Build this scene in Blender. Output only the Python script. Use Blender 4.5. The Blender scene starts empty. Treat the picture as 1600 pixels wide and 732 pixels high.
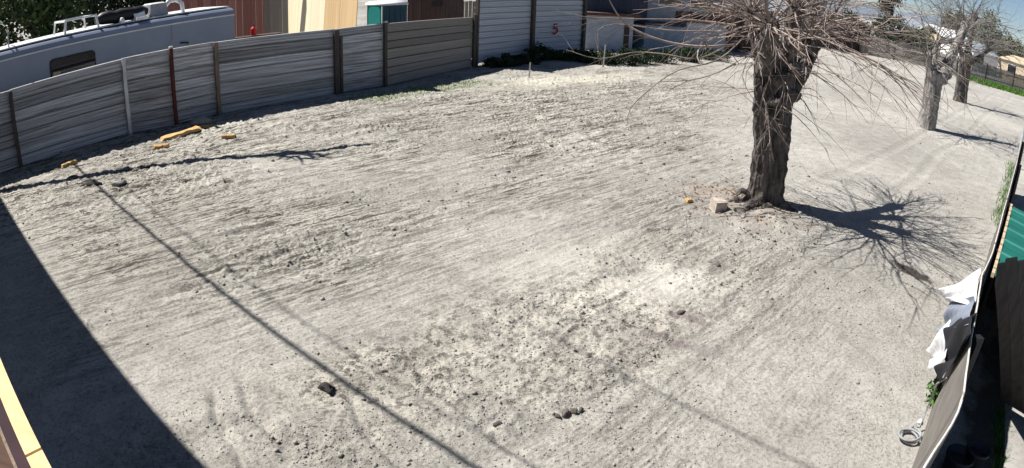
import bpy, math, random
import numpy as np
from mathutils import Vector, Matrix

# ------------------------------------------------------------------ camera, sky, sun
SC = bpy.context.scene
COL = SC.collection
CAM_H = 3.6
PITCH, ROLL = 0.41, 0.04
FPX, KPX = 1000.0, 0.05            # wide security-camera lens: theta = r/f (1 + k r^2), pixels of a 1600 wide frame
cd = bpy.data.cameras.new("camera")
cam = bpy.data.objects.new("camera", cd); COL.objects.link(cam); SC.camera = cam
cd.type = 'PANO'
cd.panorama_type = 'FISHEYE_LENS_POLYNOMIAL'
cd.sensor_width = 36.0; cd.sensor_fit = 'HORIZONTAL'
q = 1600 / 36.0
cd.fisheye_fov = math.pi
cd.fisheye_polynomial_k0 = 0.0
cd.fisheye_polynomial_k1 = -q / FPX
cd.fisheye_polynomial_k2 = 0.0
cd.fisheye_polynomial_k3 = -KPX * q ** 3 / FPX / 1e6
cd.fisheye_polynomial_k4 = 0.0
cd.clip_start = 0.02; cd.clip_end = 3000
cam.matrix_world = Matrix.Translation((0, 0, CAM_H)) @ Matrix.Rotation(math.pi / 2 - PITCH, 4, 'X') @ Matrix.Rotation(ROLL, 4, 'Z')

SUN_EL, SUN_AZ = math.radians(52.9), math.radians(164.5)      # azimuth of the sun itself, from +x
sl = bpy.data.lights.new("sun", 'SUN'); sl.energy = 5.0; sl.angle = math.radians(0.53); sl.color = (1, .96, .895)
so = bpy.data.objects.new("sun", sl); COL.objects.link(so)
sd = Vector((math.cos(SUN_AZ) * math.cos(SUN_EL), math.sin(SUN_AZ) * math.cos(SUN_EL), math.sin(SUN_EL)))
so.rotation_euler = sd.to_track_quat('Z', 'Y').to_euler()
so.location = (-30, 10, 40)
W = bpy.data.worlds.new("World"); SC.world = W; W.use_nodes = True
nt = W.node_tree
bg = nt.nodes["Background"]
sky = nt.nodes.new("ShaderNodeTexSky"); sky.sky_type = 'NISHITA'; sky.sun_disc = False
sky.sun_elevation = SUN_EL; sky.sun_rotation = math.pi / 2 - SUN_AZ
sky.air_density = 1.0; sky.dust_density = 0.0; sky.ozone_density = 1.0; sky.altitude = 3500
nt.links.new(sky.outputs[0], bg.inputs[0]); bg.inputs[1].default_value = 0.05
SC.view_settings.view_transform = 'Standard'; SC.view_settings.look = 'None'
SC.view_settings.exposure = 0.76; SC.view_settings.gamma = 1.0
SC.cycles.max_bounces = 6; SC.cycles.diffuse_bounces = 2

# ------------------------------------------------------------------ where things stand
_cp, _sp = math.cos(PITCH), math.sin(PITCH)
def ray(x, y):
    u, v = x - 800, y - 366
    c, s = math.cos(-ROLL), math.sin(-ROLL)
    u, v = c * u - s * v, s * u + c * v
    r = math.hypot(u, v) + 1e-9
    t = r / FPX * (1 + KPX * (r / 1000) ** 2)
    a, b, e = math.sin(t) * u / r, math.cos(t), -math.sin(t) * v / r
    return Vector((a, b * _cp + e * _sp, -b * _sp + e * _cp))
def gp(x, y, z=0.0):
    d = ray(x, y); k = (z - CAM_H) / d.z
    return Vector((d.x * k, d.y * k, z))
def rp(x, y, r):
    """point seen in direction (x, y) at horizontal distance r"""
    d = ray(x, y); k = r / math.hypot(d.x, d.y)
    return Vector((d.x * k, d.y * k, CAM_H + d.z * k))
SHV = Vector((-sd.x, -sd.y, 0)) / sd.z        # shadow displacement per metre of height
R = random.Random(11)
NR = np.random.RandomState(5)

# ------------------------------------------------------------------ materials
MATS = {}
def mat(name, col, col2=None, rough=.85, scale=4.0, stretch=(1, 1, 1), bump=0.0, bscale=None, metal=0.0,
        rnd=0.0, detail=6, spots=None, spec=.3, trans=0.0, fac=(.35, .65), rnd_off=True):
    m = bpy.data.materials.new(name); m.use_nodes = True
    n, l = m.node_tree.nodes, m.node_tree.links
    b = n["Principled BSDF"]; b.inputs["Roughness"].default_value = rough; b.inputs["Metallic"].default_value = metal
    b.inputs["Specular IOR Level"].default_value = spec
    tc = n.new("ShaderNodeTexCoord"); mp = n.new("ShaderNodeMapping"); mp.inputs["Scale"].default_value = stretch
    l.new(tc.outputs["Object"], mp.inputs["Vector"])
    vec = mp.outputs["Vector"]
    oi = n.new("ShaderNodeObjectInfo")
    if rnd_off:
        ad = n.new("ShaderNodeVectorMath"); ad.operation = 'ADD'
        ml = n.new("ShaderNodeMath"); ml.operation = 'MULTIPLY'; ml.inputs[1].default_value = 37.0
        l.new(oi.outputs["Random"], ml.inputs[0]); l.new(ml.outputs[0], ad.inputs[1]); l.new(vec, ad.inputs[0]); vec = ad.outputs[0]
    no = n.new("ShaderNodeTexNoise"); no.inputs["Scale"].default_value = scale; no.inputs["Detail"].default_value = detail
    no.inputs["Roughness"].default_value = .6
    l.new(vec, no.inputs["Vector"])
    ra = n.new("ShaderNodeValToRGB"); ra.color_ramp.elements[0].position = fac[0]; ra.color_ramp.elements[1].position = fac[1]
    c2 = col2 or tuple(c * .7 for c in col)
    ra.color_ramp.elements[0].color = (*c2, 1); ra.color_ramp.elements[1].color = (*col, 1)
    l.new(no.outputs["Fac"], ra.inputs["Fac"])
    out = ra.outputs["Color"]
    if spots:
        sc_, sp_, pos = spots
        n2 = n.new("ShaderNodeTexNoise"); n2.inputs["Scale"].default_value = sc_; n2.inputs["Detail"].default_value = 5
        l.new(vec, n2.inputs["Vector"])
        r2 = n.new("ShaderNodeValToRGB"); r2.color_ramp.elements[0].position = pos; r2.color_ramp.elements[1].position = pos + .08
        l.new(n2.outputs["Fac"], r2.inputs["Fac"])
        mx = n.new("ShaderNodeMixRGB"); mx.inputs["Color2"].default_value = (*sp_, 1)
        l.new(r2.outputs["Color"], mx.inputs["Fac"]); l.new(out, mx.inputs["Color1"]); out = mx.outputs["Color"]
    if rnd:
        hv = n.new("ShaderNodeHueSaturation")
        mr = n.new("ShaderNodeMapRange"); mr.inputs["To Min"].default_value = 1 - rnd; mr.inputs["To Max"].default_value = 1 + rnd
        l.new(oi.outputs["Random"], mr.inputs["Value"]); l.new(mr.outputs[0], hv.inputs["Value"]); l.new(out, hv.inputs["Color"]); out = hv.outputs["Color"]
    l.new(out, b.inputs["Base Color"])
    if bump:
        n3 = n.new("ShaderNodeTexNoise"); n3.inputs["Scale"].default_value = bscale or scale * 4; n3.inputs["Detail"].default_value = 8
        l.new(vec, n3.inputs["Vector"])
        bp = n.new("ShaderNodeBump"); bp.inputs["Strength"].default_value = 1.0; bp.inputs["Distance"].default_value = bump
        l.new(n3.outputs["Fac"], bp.inputs["Height"]); l.new(bp.outputs["Normal"], b.inputs["Normal"])
    if trans:
        b.inputs["Transmission Weight"].default_value = trans
    MATS[name] = m
    return m

M_sheet = mat("weathered_sheet", (.56, .575, .605), (.26, .25, .245), rough=.6, scale=2.0, stretch=(.8, 3, 3), bump=.006, rnd=.34, spots=(2.1, (.20, .165, .14), .60), spec=.4)
M_plank = mat("weathered_plank", (.31, .285, .265), (.18, .165, .15), scale=3, stretch=(.7, 6, 9), bump=.004, rnd=.18)
M_white_metal = mat("white_siding", (.52, .545, .60), (.40, .42, .465), rough=.55, scale=2, stretch=(.7, 3, 3), rnd=.06, spots=(2.2, (.40, .40, .42), .68))
M_post_dark = mat("dark_post", (.10, .085, .075), (.05, .042, .038), scale=6, stretch=(4, 4, .6), bump=.004)
M_post_grey = mat("galvanised_post", (.55, .58, .62), (.40, .42, .46), rough=.45, metal=.3, scale=5)
M_post_red = mat("red_brown_post", (.13, .035, .03), (.07, .02, .018), scale=5, stretch=(4, 4, .6))
M_cap_shade = mat("cap_shade_board", (.035, .014, .022), (.02, .008, .013), scale=5)  # shadow under the cap put into the rail's colour
M_post_tan = mat("brown_post", (.26, .20, .15), (.12, .09, .07), scale=5, stretch=(4, 4, .5), bump=.004)
M_post_pale = mat("pale_cap", (.6, .58, .54), (.42, .4, .38), scale=8)
M_bark = mat("mulberry_bark", (.175, .152, .138), (.022, .019, .018), rough=.95, scale=9, stretch=(1, 1, .28), bump=.05, bscale=14, fac=(.33, .66), rnd_off=False)
M_bark_pale = mat("pale_bark", (.31, .293, .275), (.06, .054, .05), rough=.95, scale=6, stretch=(1, 1, .3), bump=.04, bscale=12, rnd_off=False, fac=(.3, .6))
M_bark_dark = mat("dark_bark", (.11, .09, .08), (.04, .033, .03), rough=.95, scale=5, stretch=(1, 1, .3), bump=.03)
M_twig = mat("twig", (.37, .30, .265), (.165, .128, .112), scale=4, rnd=.35)
M_twig_grey = mat("grey_twig", (.235, .21, .19), (.11, .098, .09), scale=4, rnd=.35)
M_cut = mat("cut_wood", (.55, .36, .16), (.36, .22, .10), scale=14)
M_concrete = mat("concrete", (.38, .36, .34), (.25, .24, .225), scale=5, bump=.004)
M_block = mat("block", (.52, .46, .40), (.36, .31, .27), scale=18, bump=.004)
M_foam = mat("yellow_foam", (.60, .40, .17), (.38, .23, .09), scale=7, bump=.01, rnd=.1)
M_lumber = mat("fresh_lumber", (.74, .55, .30), (.60, .42, .21), scale=5, stretch=(.7, 8, 8), bump=.002, spots=(30, (.28, .17, .08), .73))
M_brownboard = mat("brown_board", (.10, .052, .034), (.05, .025, .017), scale=4, stretch=(.5, 5, 5), rnd=.3)
M_darkwood = mat("dark_weathered_board", (.075, .06, .05), (.04, .032, .028), scale=4, stretch=(5, 5, .6), bump=.004, rnd=.15)
M_panel = mat("panel_board", (.085, .072, .064), (.05, .043, .038), scale=4, stretch=(5, 5, .6), bump=.004, rnd=.15)
M_green = mat("green_metal", (.012, .125, .102), (.009, .095, .078), rough=.45, scale=2, spec=.5)
M_green_light = mat("green_metal_rib", (.03, .20, .165), rough=.45, scale=2, spec=.5)
M_board_edge = mat("tan_edge", (.55, .44, .31), (.36, .27, .18), scale=10)
M_hardboard = mat("grey_hardboard", (.20, .185, .168), (.14, .13, .118), scale=3, bump=.002, rnd=.08, spots=(5, (.14, .125, .11), .68))
M_hard_edge = mat("chipped_edge", (.62, .59, .55), (.42, .39, .36), scale=20)
M_cloth_w = mat("white_cloth", (.80, .80, .82), (.62, .62, .65), scale=3, bump=.02, bscale=9)
M_cloth_g = mat("grey_blue_cloth", (.24, .27, .34), (.15, .17, .22), scale=3, bump=.02, bscale=9)
M_cloth_b = mat("black_cloth", (.022, .022, .03), (.012, .012, .016), scale=3)
M_leaf_weed = mat("weed_leaf", (.10, .21, .035), (.05, .12, .02), scale=6)
M_leaf_dark = mat("dark_leaf", (.026, .052, .020), (.011, .023, .011), scale=2)
M_leaf_mid = mat("mid_leaf", (.075, .115, .035), (.035, .06, .02), scale=2)
M_leaf_grey = mat("grey_leaf", (.15, .165, .11), (.075, .085, .06), scale=2)
M_leaf_dry = mat("dry_leaf", (.22, .12, .07), (.11, .06, .04), scale=9, rnd=.3)
M_rv_shaded = mat("rv_skin_shaded", (.215, .255, .335), (.19, .225, .30), rough=.35, scale=1.2, spec=.5)  # white skin, with its blue-grey shade put into the colour
M_rv_roof = mat("rv_roof", (.72, .73, .74), (.58, .59, .60), rough=.6, scale=3)
M_white = mat("white_plastic", (.8, .8, .8), (.68, .68, .68), rough=.5, scale=4)
M_black = mat("black_rubber", (.018, .018, .022), (.010, .010, .012), rough=.5, scale=4)
M_glass = mat("dark_glass", (.012, .014, .02), (.008, .009, .012), rough=.08, scale=2, spec=.6)
M_redboard = mat("faded_red_board", (.44, .205, .165), (.25, .11, .09), scale=4, stretch=(5, 5, .5), rnd=.22, bump=.004, spots=(5, (.10, .06, .06), .64))
M_greyboard = mat("silvered_board", (.40, .36, .31), (.18, .155, .135), scale=4, stretch=(5, 5, .5), rnd=.25, bump=.004, spots=(4, (.06, .05, .05), .62))
M_ply = mat("plywood", (.90, .79, .58), (.83, .70, .48), scale=2, stretch=(6, 6, .5), rnd=.08, spots=(4, (.6, .42, .22), .72))
M_plytan = mat("tan_plywood", (.70, .50, .28), (.55, .38, .2), scale=2, stretch=(6, 6, .5))
M_teal = mat("teal_plastic", (.012, .235, .215), (.010, .20, .19), rough=.4, scale=2, spec=.5)
M_teal_shaded = mat("teal_plastic_shaded", (.008, .055, .085), (.006, .045, .07), rough=.4, scale=2)  # teal again, the shade of the toilet's sides put into the colour
M_shed_brown = mat("brown_shed", (.10, .065, .055), (.05, .033, .03), scale=3, stretch=(5, 5, .5), rnd=.2)
M_navy = mat("navy_wall", (.05, .06, .095), (.03, .035, .055), scale=2, stretch=(4, 4, .5))
M_bluetarp = mat("blue_tarp", (.26, .32, .40), (.20, .25, .32), rough=.5, scale=2)
M_roofbrown = mat("brown_roof", (.16, .085, .065), (.09, .05, .04), scale=5)
M_greyhouse = mat("grey_house", (.30, .33, .38), (.22, .245, .285), scale=2)
M_tanhouse = mat("tan_house", (.52, .43, .31), (.42, .34, .24), scale=2)
M_red = mat("red_paint", (.42, .03, .05), (.33, .02, .035), scale=6)
M_redplastic = mat("red_plastic", (.6, .02, .02), rough=.4, scale=3)
M_house_stucco = mat("stucco", (.5, .45, .38), (.42, .38, .32), scale=5, bump=.004)
M_hose = mat("grey_hose", (.34, .35, .37), (.24, .25, .27), rough=.5, scale=8)
M_pot = mat("black_pot", (.03, .035, .045), (.02, .022, .03), rough=.45, scale=4)
M_cable = mat("black_cable", (.02, .02, .02), scale=4)
M_darksoil = mat("dark_soil", (.045, .038, .036), (.02, .017, .017), scale=14, bump=.02)
M_damp = mat("damp_soil", (.16, .145, .13), (.09, .08, .075), scale=14, bump=.02)
M_redsoil = mat("rusty_soil", (.12, .088, .092), (.065, .047, .052), scale=14, bump=.01)
M_clod = mat("clod", (.35, .335, .31), (.24, .228, .21), scale=9, bump=.01, rnd_off=False)

# ------------------------------------------------------------------ object helpers
ORG = {}
def org(o):
    return ORG.get(o.name, Vector((0, 0, 0))) if o else Vector((0, 0, 0))
def tag(o, label=None, cat=None, group=None, kind=None):
    if label: o['label'] = label
    if cat: o['category'] = cat
    if group: o['group'] = group
    if kind: o['kind'] = kind
    return o
def thing(name, loc, label, cat, group=None):
    o = bpy.data.objects.new(name, None); COL.objects.link(o); o.location = loc; ORG[o.name] = Vector(loc)
    o.empty_display_size = .2
    return tag(o, label, cat, group)
def link(name, me, parent=None, world=None):
    o = bpy.data.objects.new(name, me); COL.objects.link(o)
    if world is not None:
        w = Matrix(world); w.translation = w.translation - org(parent); o.matrix_local = w
    if parent: o.parent = parent; ORG[o.name] = org(parent)
    return o
class MB:
    def __init__(s): s.v = []; s.f = []
    def add(s, vs, fs):
        k = len(s.v); s.v += [tuple(v) for v in vs]; s.f += [tuple(i + k for i in f) for f in fs]; return s
    def box(s, c, size, mtx=None, taper=1.0):
        hx, hy, hz = size[0] / 2, size[1] / 2, size[2] / 2
        vs = [Vector((x * hx * (taper if z > 0 else 1), y * hy * (taper if z > 0 else 1), z * hz)) for z in (-1, 1) for y in (-1, 1) for x in (-1, 1)]
        if mtx is not None: vs = [mtx @ v for v in vs]
        c = Vector(c)
        return s.add([v + c for v in vs], [(0, 2, 3, 1), (4, 5, 7, 6), (0, 1, 5, 4), (2, 6, 7, 3), (0, 4, 6, 2), (1, 3, 7, 5)])
    def tube(s, pts, rad, n=6, cap=True):
        pts = [Vector(p) for p in pts]; k = len(s.v)
        if not hasattr(rad, '__len__'): rad = [rad] * len(pts)
        up = Vector((0, 0, 1))
        for i, p in enumerate(pts):
            d = (pts[min(i + 1, len(pts) - 1)] - pts[max(i - 1, 0)])
            d = d.normalized() if d.length > 1e-9 else Vector((0, 0, 1))
            a = d.cross(up if abs(d.z) < .9 else Vector((1, 0, 0))).normalized(); b = d.cross(a)
            for j in range(n):
                t = 2 * math.pi * j / n
                s.v.append(tuple(p + (a * math.cos(t) + b * math.sin(t)) * rad[i]))
        for i in range(len(pts) - 1):
            for j in range(n):
                j2 = (j + 1) % n
                s.f.append((k + i * n + j, k + (i + 1) * n + j, k + (i + 1) * n + j2, k + i * n + j2))
        if cap:
            s.f.append(tuple(k + j for j in range(n))); e = k + (len(pts) - 1) * n
            s.f.append(tuple(e + j for j in reversed(range(n))))
        return s
    def lathe(s, c, prof, n=12):
        c = Vector(c); k = len(s.v)
        for r, z in prof:
            for j in range(n):
                t = 2 * math.pi * j / n; s.v.append((c.x + r * math.cos(t), c.y + r * math.sin(t), c.z + z))
        for i in range(len(prof) - 1):
            for j in range(n):
                j2 = (j + 1) % n; s.f.append((k + i * n + j, k + i * n + j2, k + (i + 1) * n + j2, k + (i + 1) * n + j))
        s.f.append(tuple(k + j for j in reversed(range(n)))); e = k + (len(prof) - 1) * n; s.f.append(tuple(e + j for j in range(n)))
        return s
    def blob(s, c, r, seed=0, sub=1, amp=.3):
        vs, fs = ICO[sub]; rr = random.Random(seed)
        c = Vector(c); r = Vector(r if hasattr(r, '__len__') else (r, r, r))
        ph = [rr.uniform(0, 6.28) for _ in range(6)]
        out = []
        for v in vs:
            k = 1 + amp * (math.sin(v.x * 3.1 + ph[0]) * math.sin(v.y * 2.7 + ph[1]) + .6 * math.sin(v.z * 5 + ph[2] + v.x * 4) * math.sin(v.y * 5.3 + ph[3])) + rr.uniform(-.12, .12) * amp
            out.append(c + Vector((v.x * r.x, v.y * r.y, v.z * r.z)) * k)
        return s.add(out, fs)
    def mesh(s, name, m, smooth=False):
        me = bpy.data.meshes.new(name); me.from_pydata(s.v, [], s.f); me.materials.append(m)
        if smooth: me.polygons.foreach_set('use_smooth', [True] * len(me.polygons))
        me.update(); return me
    def build(s, name, m, parent=None, smooth=False):
        o = org(parent)
        if o.length: s.v = [(v[0] - o.x, v[1] - o.y, v[2] - o.z) for v in s.v]
        return link(name, s.mesh(name, m, smooth), parent)
def _ico(sub):
    import bmesh
    bm = bmesh.new(); bmesh.ops.create_icosphere(bm, subdivisions=sub, radius=1)
    r = ([v.co.copy() for v in bm.verts], [tuple(v.index for v in f.verts) for f in bm.faces]); bm.free(); return r
ICO = {1: _ico(1), 2: _ico(2), 3: _ico(3)}
def np_mesh(name, verts, faces, m, smooth=False):
    """fast mesh from arrays, all faces with the same number of corners"""
    me = bpy.data.meshes.new(name); nf, k = faces.shape
    me.vertices.add(len(verts)); me.vertices.foreach_set('co', np.ascontiguousarray(verts, np.float32).ravel())
    me.loops.add(nf * k); me.loops.foreach_set('vertex_index', np.ascontiguousarray(faces, np.int32).ravel())
    me.polygons.add(nf); me.polygons.foreach_set('loop_start', np.arange(0, nf * k, k, dtype=np.int32))
    if smooth: me.polygons.foreach_set('use_smooth', np.ones(nf, bool))
    me.materials.append(m); me.update(calc_edges=True); return me
def frame(origin, ex, ez=(0, 0, 1)):
    """matrix with x along ex, z up, y = z cross x"""
    ex = Vector(ex).normalized(); ez = Vector(ez); ez = (ez - ex * ez.dot(ex)).normalized(); ey = ez.cross(ex)
    m = Matrix.Identity(4)
    for i in range(3): m[i][0], m[i][1], m[i][2], m[i][3] = ex[i], ey[i], ez[i], origin[i]
    return m
def scaled(m, sx=1, sy=1, sz=1):
    return m @ Matrix.Diagonal((sx, sy, sz, 1))

# ------------------------------------------------------------------ ground
_perm = NR.randint(0, 1 << 30, 65536).astype(np.int64)
def _h(ix, iy, s):
    k = (ix * 73856093) ^ (iy * 19349663) ^ (s * 83492791)
    return ((_perm[k & 65535] ^ (k * 2654435761)) & 1048575) / 1048575.0
def vnoise(x, y, s=0):
    ix, iy = np.floor(x).astype(np.int64), np.floor(y).astype(np.int64)
    fx, fy = x - ix, y - iy
    fx = fx * fx * (3 - 2 * fx); fy = fy * fy * (3 - 2 * fy)
    a = _h(ix, iy, s) * (1 - fx) + _h(ix + 1, iy, s) * fx
    b = _h(ix, iy + 1, s) * (1 - fx) + _h(ix + 1, iy + 1, s) * fx
    return (a * (1 - fy) + b * fy) * 2 - 1
AX = math.radians(47); FA = math.radians(42)
AXV = Vector((math.cos(math.radians(43.4)), math.sin(math.radians(43.4)), 0)); RTV = Vector((AXV.y, -AXV.x, 0))
TREE1 = gp(1193, 325)
SMEAR = []          # (x, y, along, half length, half width, kind)
CRC = gp(770, 540)
def crumb(X, Y):
    # a broad belt of broken, crumbly soil in the middle of the lot
    c_, s_ = math.cos(math.radians(38)), math.sin(math.radians(38)); dx, dy = X - CRC.x, Y - CRC.y
    e = np.sqrt(((dx * c_ + dy * s_) / 3.4) ** 2 + ((-dx * s_ + dy * c_) / 1.25) ** 2) + .35 * vnoise(X * .9, Y * .9, 31)
    return np.clip((1.25 - e) / .6, 0, 1)
RUTS = [(gp(372, 590), gp(455, 705)), (gp(330, 610), gp(400, 745)), (gp(545, 620), gp(650, 745)), (gp(640, 560), gp(860, 735))]
def height(X, Y):
    u = X * math.cos(FA) + Y * math.sin(FA); v = -X * math.sin(FA) + Y * math.cos(FA)
    wob = vnoise(u * .35, v * .35, 7) * .25
    v2 = v + wob
    patch = np.clip(vnoise(X * .28, Y * .28, 1) * .9 + vnoise(X * .8, Y * .8, 2) * .5 + .45, 0, 1.3)
    right = np.clip(1.1 - (X - 1.2 - (Y - 5) * .25) * .35, .2, 1)           # trodden, smoother soil by the right fence
    near = np.clip((np.hypot(X, Y) - 3.6) / 4, .3, 1)
    rough = patch * right * near
    h = vnoise(X * .12, Y * .12, 3) * .04 + vnoise(X * .5, Y * .5, 4) * .015
    row = vnoise(u * .45, v2 * 3.6, 5); row2 = vnoise(u * .8, v2 * 8.0, 6)
    h = h + (.016 * row + .018 * row2) * (.25 + .75 * np.clip(rough, 0, 1)) * np.clip(right * 1.2, 0, 1)
    rg = np.maximum(vnoise(u * .7, v2 * 15, 15) - .10, 0) * np.clip(vnoise(u * .4, v2 * 1.5, 16) + .6, 0, 1) * (.55 + .45 * vnoise(u * 5, v2 * 15, 19))
    h = h + .100 * np.clip((np.hypot(X, Y) - 4.2) / 5.0, .12, 1) * rg * np.clip(right, 0, 1) * (.35 + .65 * np.clip(rough, 0, 1))
    rg2 = np.maximum(vnoise(u * 4.5, v2 * 34, 17) - .02, 0) * np.clip(vnoise(u * .7, v2 * 2.2, 18) + .6, 0, 1)
    h = h + .050 * np.clip((np.hypot(X, Y) - 3.0) / 4.0, .4, 1) * rg2 * np.clip(right, .12, 1) * (.45 + .55 * np.clip(rough, 0, 1))
    cl = vnoise(X * 6.3, Y * 6.3, 8); cl2 = vnoise(X * 13, Y * 13, 9); cl3 = vnoise(X * 31, Y * 31, 10)
    h = h + rough * (.020 * np.maximum(cl, 0) ** 1.2 + .032 * np.maximum(cl2 - .1, 0)) + .011 * cl3 * (.25 + rough)
    # wheel ruts parallel to the lot and one set across it
    for v0 in (3.0, 4.35, -.4):
        dd = v + .15 * vnoise(u * .2, v * 0 + v0, 12) - v0
        h = h - .022 * np.exp(-(dd / .13) ** 2) + .012 * np.exp(-((np.abs(dd) - .24) / .08) ** 2)
    for a_, b_ in RUTS:
        L_ = math.hypot(b_.x - a_.x, b_.y - a_.y); ux, uy = (b_.x - a_.x) / L_, (b_.y - a_.y) / L_
        al = (X - a_.x) * ux + (Y - a_.y) * uy; dd = -(X - a_.x) * uy + (Y - a_.y) * ux + .07 * np.sin(al * 1.3) + .03 * vnoise(al * 2, al * 0, 33)
        on = np.clip(al / .4 + .5, 0, 1) * np.clip((L_ - al) / .4 + .5, 0, 1)
        h = h + on * (-.030 * np.exp(-(dd / .05) ** 2) + .014 * np.exp(-((dd + .10) / .05) ** 2) + .010 * np.exp(-((dd - .10) / .05) ** 2))
    ck = crumb(X, Y)
    h = h + ck * (.030 * np.maximum(vnoise(X * 9, Y * 9, 34), 0) + .030 * np.maximum(vnoise(X * 19, Y * 19, 35) - .1, 0)) * np.clip(.4 + vnoise(X * 1.6, Y * 1.6, 36), 0, 1)
    # mound of roots
    d = np.hypot(X - TREE1.x, Y - TREE1.y)
    h = h + .13 * np.exp(-(d / .75) ** 2) + .04 * np.exp(-(d / 1.7) ** 2) * vnoise(X * 3, Y * 3, 14)
    f = np.clip((90 - np.hypot(X, Y)) / 40, 0, 1)
    return h * f
def make_ground():
    fine = np.radians(np.arange(-64, 58.01, .105))
    az = np.concatenate([np.radians(np.arange(-180, -64, 4)), fine, np.radians(np.arange(58.5, 180, 4))])
    dep = np.radians(np.concatenate([np.arange(50, 20, -.085), np.arange(20, 8, -.07), np.arange(8, 3.0, -.045)]))
    r = np.concatenate([[.05, .6, 1.2, 1.8, 2.4, 2.7], CAM_H / np.tan(dep), [72, 80, 90, 105, 130, 170, 240, 360, 600, 1100]])
    A, Rr = np.meshgrid(az, r)
    X, Y = Rr * np.sin(A), Rr * np.cos(A)
    Z = height(X, Y)
    nr, na = X.shape
    V = np.stack([X, Y, Z], -1).reshape(-1, 3)
    i = np.arange(nr - 1)[:, None] * na; j = np.arange(na)[None, :]; j2 = (j + 1) % na
    F = np.stack([i + j, i + j2, i + na + j2, i + na + j], -1).reshape(-1, 4)[:, ::-1]
    m = bpy.data.materials.new("dry_soil"); m.use_nodes = True
    n, l = m.node_tree.nodes, m.node_tree.links; b = n["Principled BSDF"]
    b.inputs["Roughness"].default_value = .95; b.inputs["Specular IOR Level"].default_value = .15
    tc = n.new("ShaderNodeTexCoord")
    def noise(sc, det=6, ro=.6, st=None):
        t = n.new("ShaderNodeTexNoise"); t.inputs["Scale"].default_value = sc; t.inputs["Detail"].default_value = det; t.inputs["Roughness"].default_value = ro
        if st:
            mp = n.new("ShaderNodeMapping"); mp.inputs["Rotation"].default_value = (0, 0, -FA); mp.inputs["Scale"].default_value = st
            mp.vector_type = 'TEXTURE'; mp.inputs["Rotation"].default_value = (0, 0, FA)
            l.new(tc.outputs["Object"], mp.inputs["Vector"]); l.new(mp.outputs[0], t.inputs["Vector"])
        else: l.new(tc.outputs["Object"], t.inputs["Vector"])
        return t.outputs["Fac"]
    def ramp(src, p0, c0, p1, c1):
        t = n.new("ShaderNodeValToRGB"); t.color_ramp.elements[0].position = p0; t.color_ramp.elements[0].color = (*c0, 1)
        t.color_ramp.elements[1].position = p1; t.color_ramp.elements[1].color = (*c1, 1); l.new(src, t.inputs[0]); return t.outputs[0]
    def mix(f, a, b_, mode='MIX'):
        t = n.new("ShaderNodeMixRGB"); t.blend_type = mode
        if isinstance(f, float): t.inputs[0].default_value = f
        else: l.new(f, t.inputs[0])
        l.new(a, t.inputs[1]); l.new(b_, t.inputs[2]); return t.outputs[0]
    base = ramp(noise(.22, 5), .34, (.30, .288, .268), .66, (.43, .415, .388))
    mott = ramp(noise(2.6, 8, .72), .34, (.80, .79, .775), .60, (1.08, 1.08, 1.07))
    streak = ramp(noise(2.4, 6, .65, (14, .8, 1)), .38, (.72, .71, .70), .60, (1.14, 1.14, 1.13))
    grit = ramp(noise(26, 6, .8), .37, (.52, .51, .50), .51, (1.06, 1.06, 1.06))
    scr = ramp(noise(9.0, 4, .7, (9, .7, 1)), .425, (.24, .225, .21), .475, (1.05, 1.05, 1.04))
    scr2 = ramp(noise(15.0, 4, .75, (3.5, .7, 1)), .43, (.28, .265, .25), .47, (1.05, 1.05, 1.04))
    tl_ = n.new("ShaderNodeAttribute"); tl_.attribute_name = "till"
    pat = tl_.outputs["Fac"]
    cr_ = n.new("ShaderNodeAttribute"); cr_.attribute_name = "crumb"
    iso = ramp(noise(9.0, 6, .8), .43, (.36, .345, .33), .49, (1.13, 1.12, 1.09))
    iso2 = ramp(noise(1.3, 4, .6), .40, (.88, .88, .88), .60, (1.15, 1.14, 1.11))
    c = mix(1.0, base, mott, 'MULTIPLY'); c = mix(cr_.outputs["Fac"], c, mix(1.0, c, mix(1.0, iso, iso2, 'MULTIPLY'), 'MULTIPLY')); c = mix(pat, c, mix(1.0, c, mix(1.0, scr, scr2, 'MULTIPLY'), 'MULTIPLY')); c = mix(pat, c, mix(1.0, c, streak, 'MULTIPLY')); c = mix(.9, c, grit, 'MULTIPLY')
    at = n.new("ShaderNodeAttribute"); at.attribute_name = "stain_shade"
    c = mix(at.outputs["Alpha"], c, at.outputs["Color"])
    l.new(c, b.inputs["Base Color"])
    bp = n.new("ShaderNodeBump"); bp.inputs["Distance"].default_value = .03; bp.inputs["Strength"].default_value = .9
    l.new(noise(22, 8, .75), bp.inputs["Height"]); l.new(bp.outputs[0], b.inputs["Normal"])
    me = np_mesh("ground", V, F, m)
    # soil tints: leaf mould under the tree, weeds by the fences, rusty spots, a dark oval, painted alley shade
    S = np.zeros((len(V), 4), np.float32); S[:, :3] = (.2, .16, .13)
    x, y = V[:, 0], V[:, 1]
    nz = vnoise(x * 3, y * 3, 21) * .5 + vnoise(x * 9, y * 9, 22) * .5
    def stain_shade(P, rx, ry, ang, col, amt, soft=.5):
        c_, s_ = math.cos(ang), math.sin(ang); dx, dy = x - P.x, y - P.y
        e = np.sqrt(((dx * c_ + dy * s_) / rx) ** 2 + ((-dx * s_ + dy * c_) / ry) ** 2) + nz * .45
        a = np.clip((1 - e) / soft, 0, 1) * amt
        k = a > S[:, 3]; S[k, :3] = col; S[k, 3] = a[k]
    stain_shade(TREE1, 1.6, 1.0, .3, (.22, .165, .13), .5, .8)
    stain_shade(gp(1115, 300), .9, .6, 0, (.24, .17, .135), .5, .8)
    stain_shade(gp(1075, 495), .30, .09, -.5, (.18, .145, .145), .6)
    stain_shade(gp(1040, 527), .36, .14, -.5, (.155, .125, .125), .65)
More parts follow.
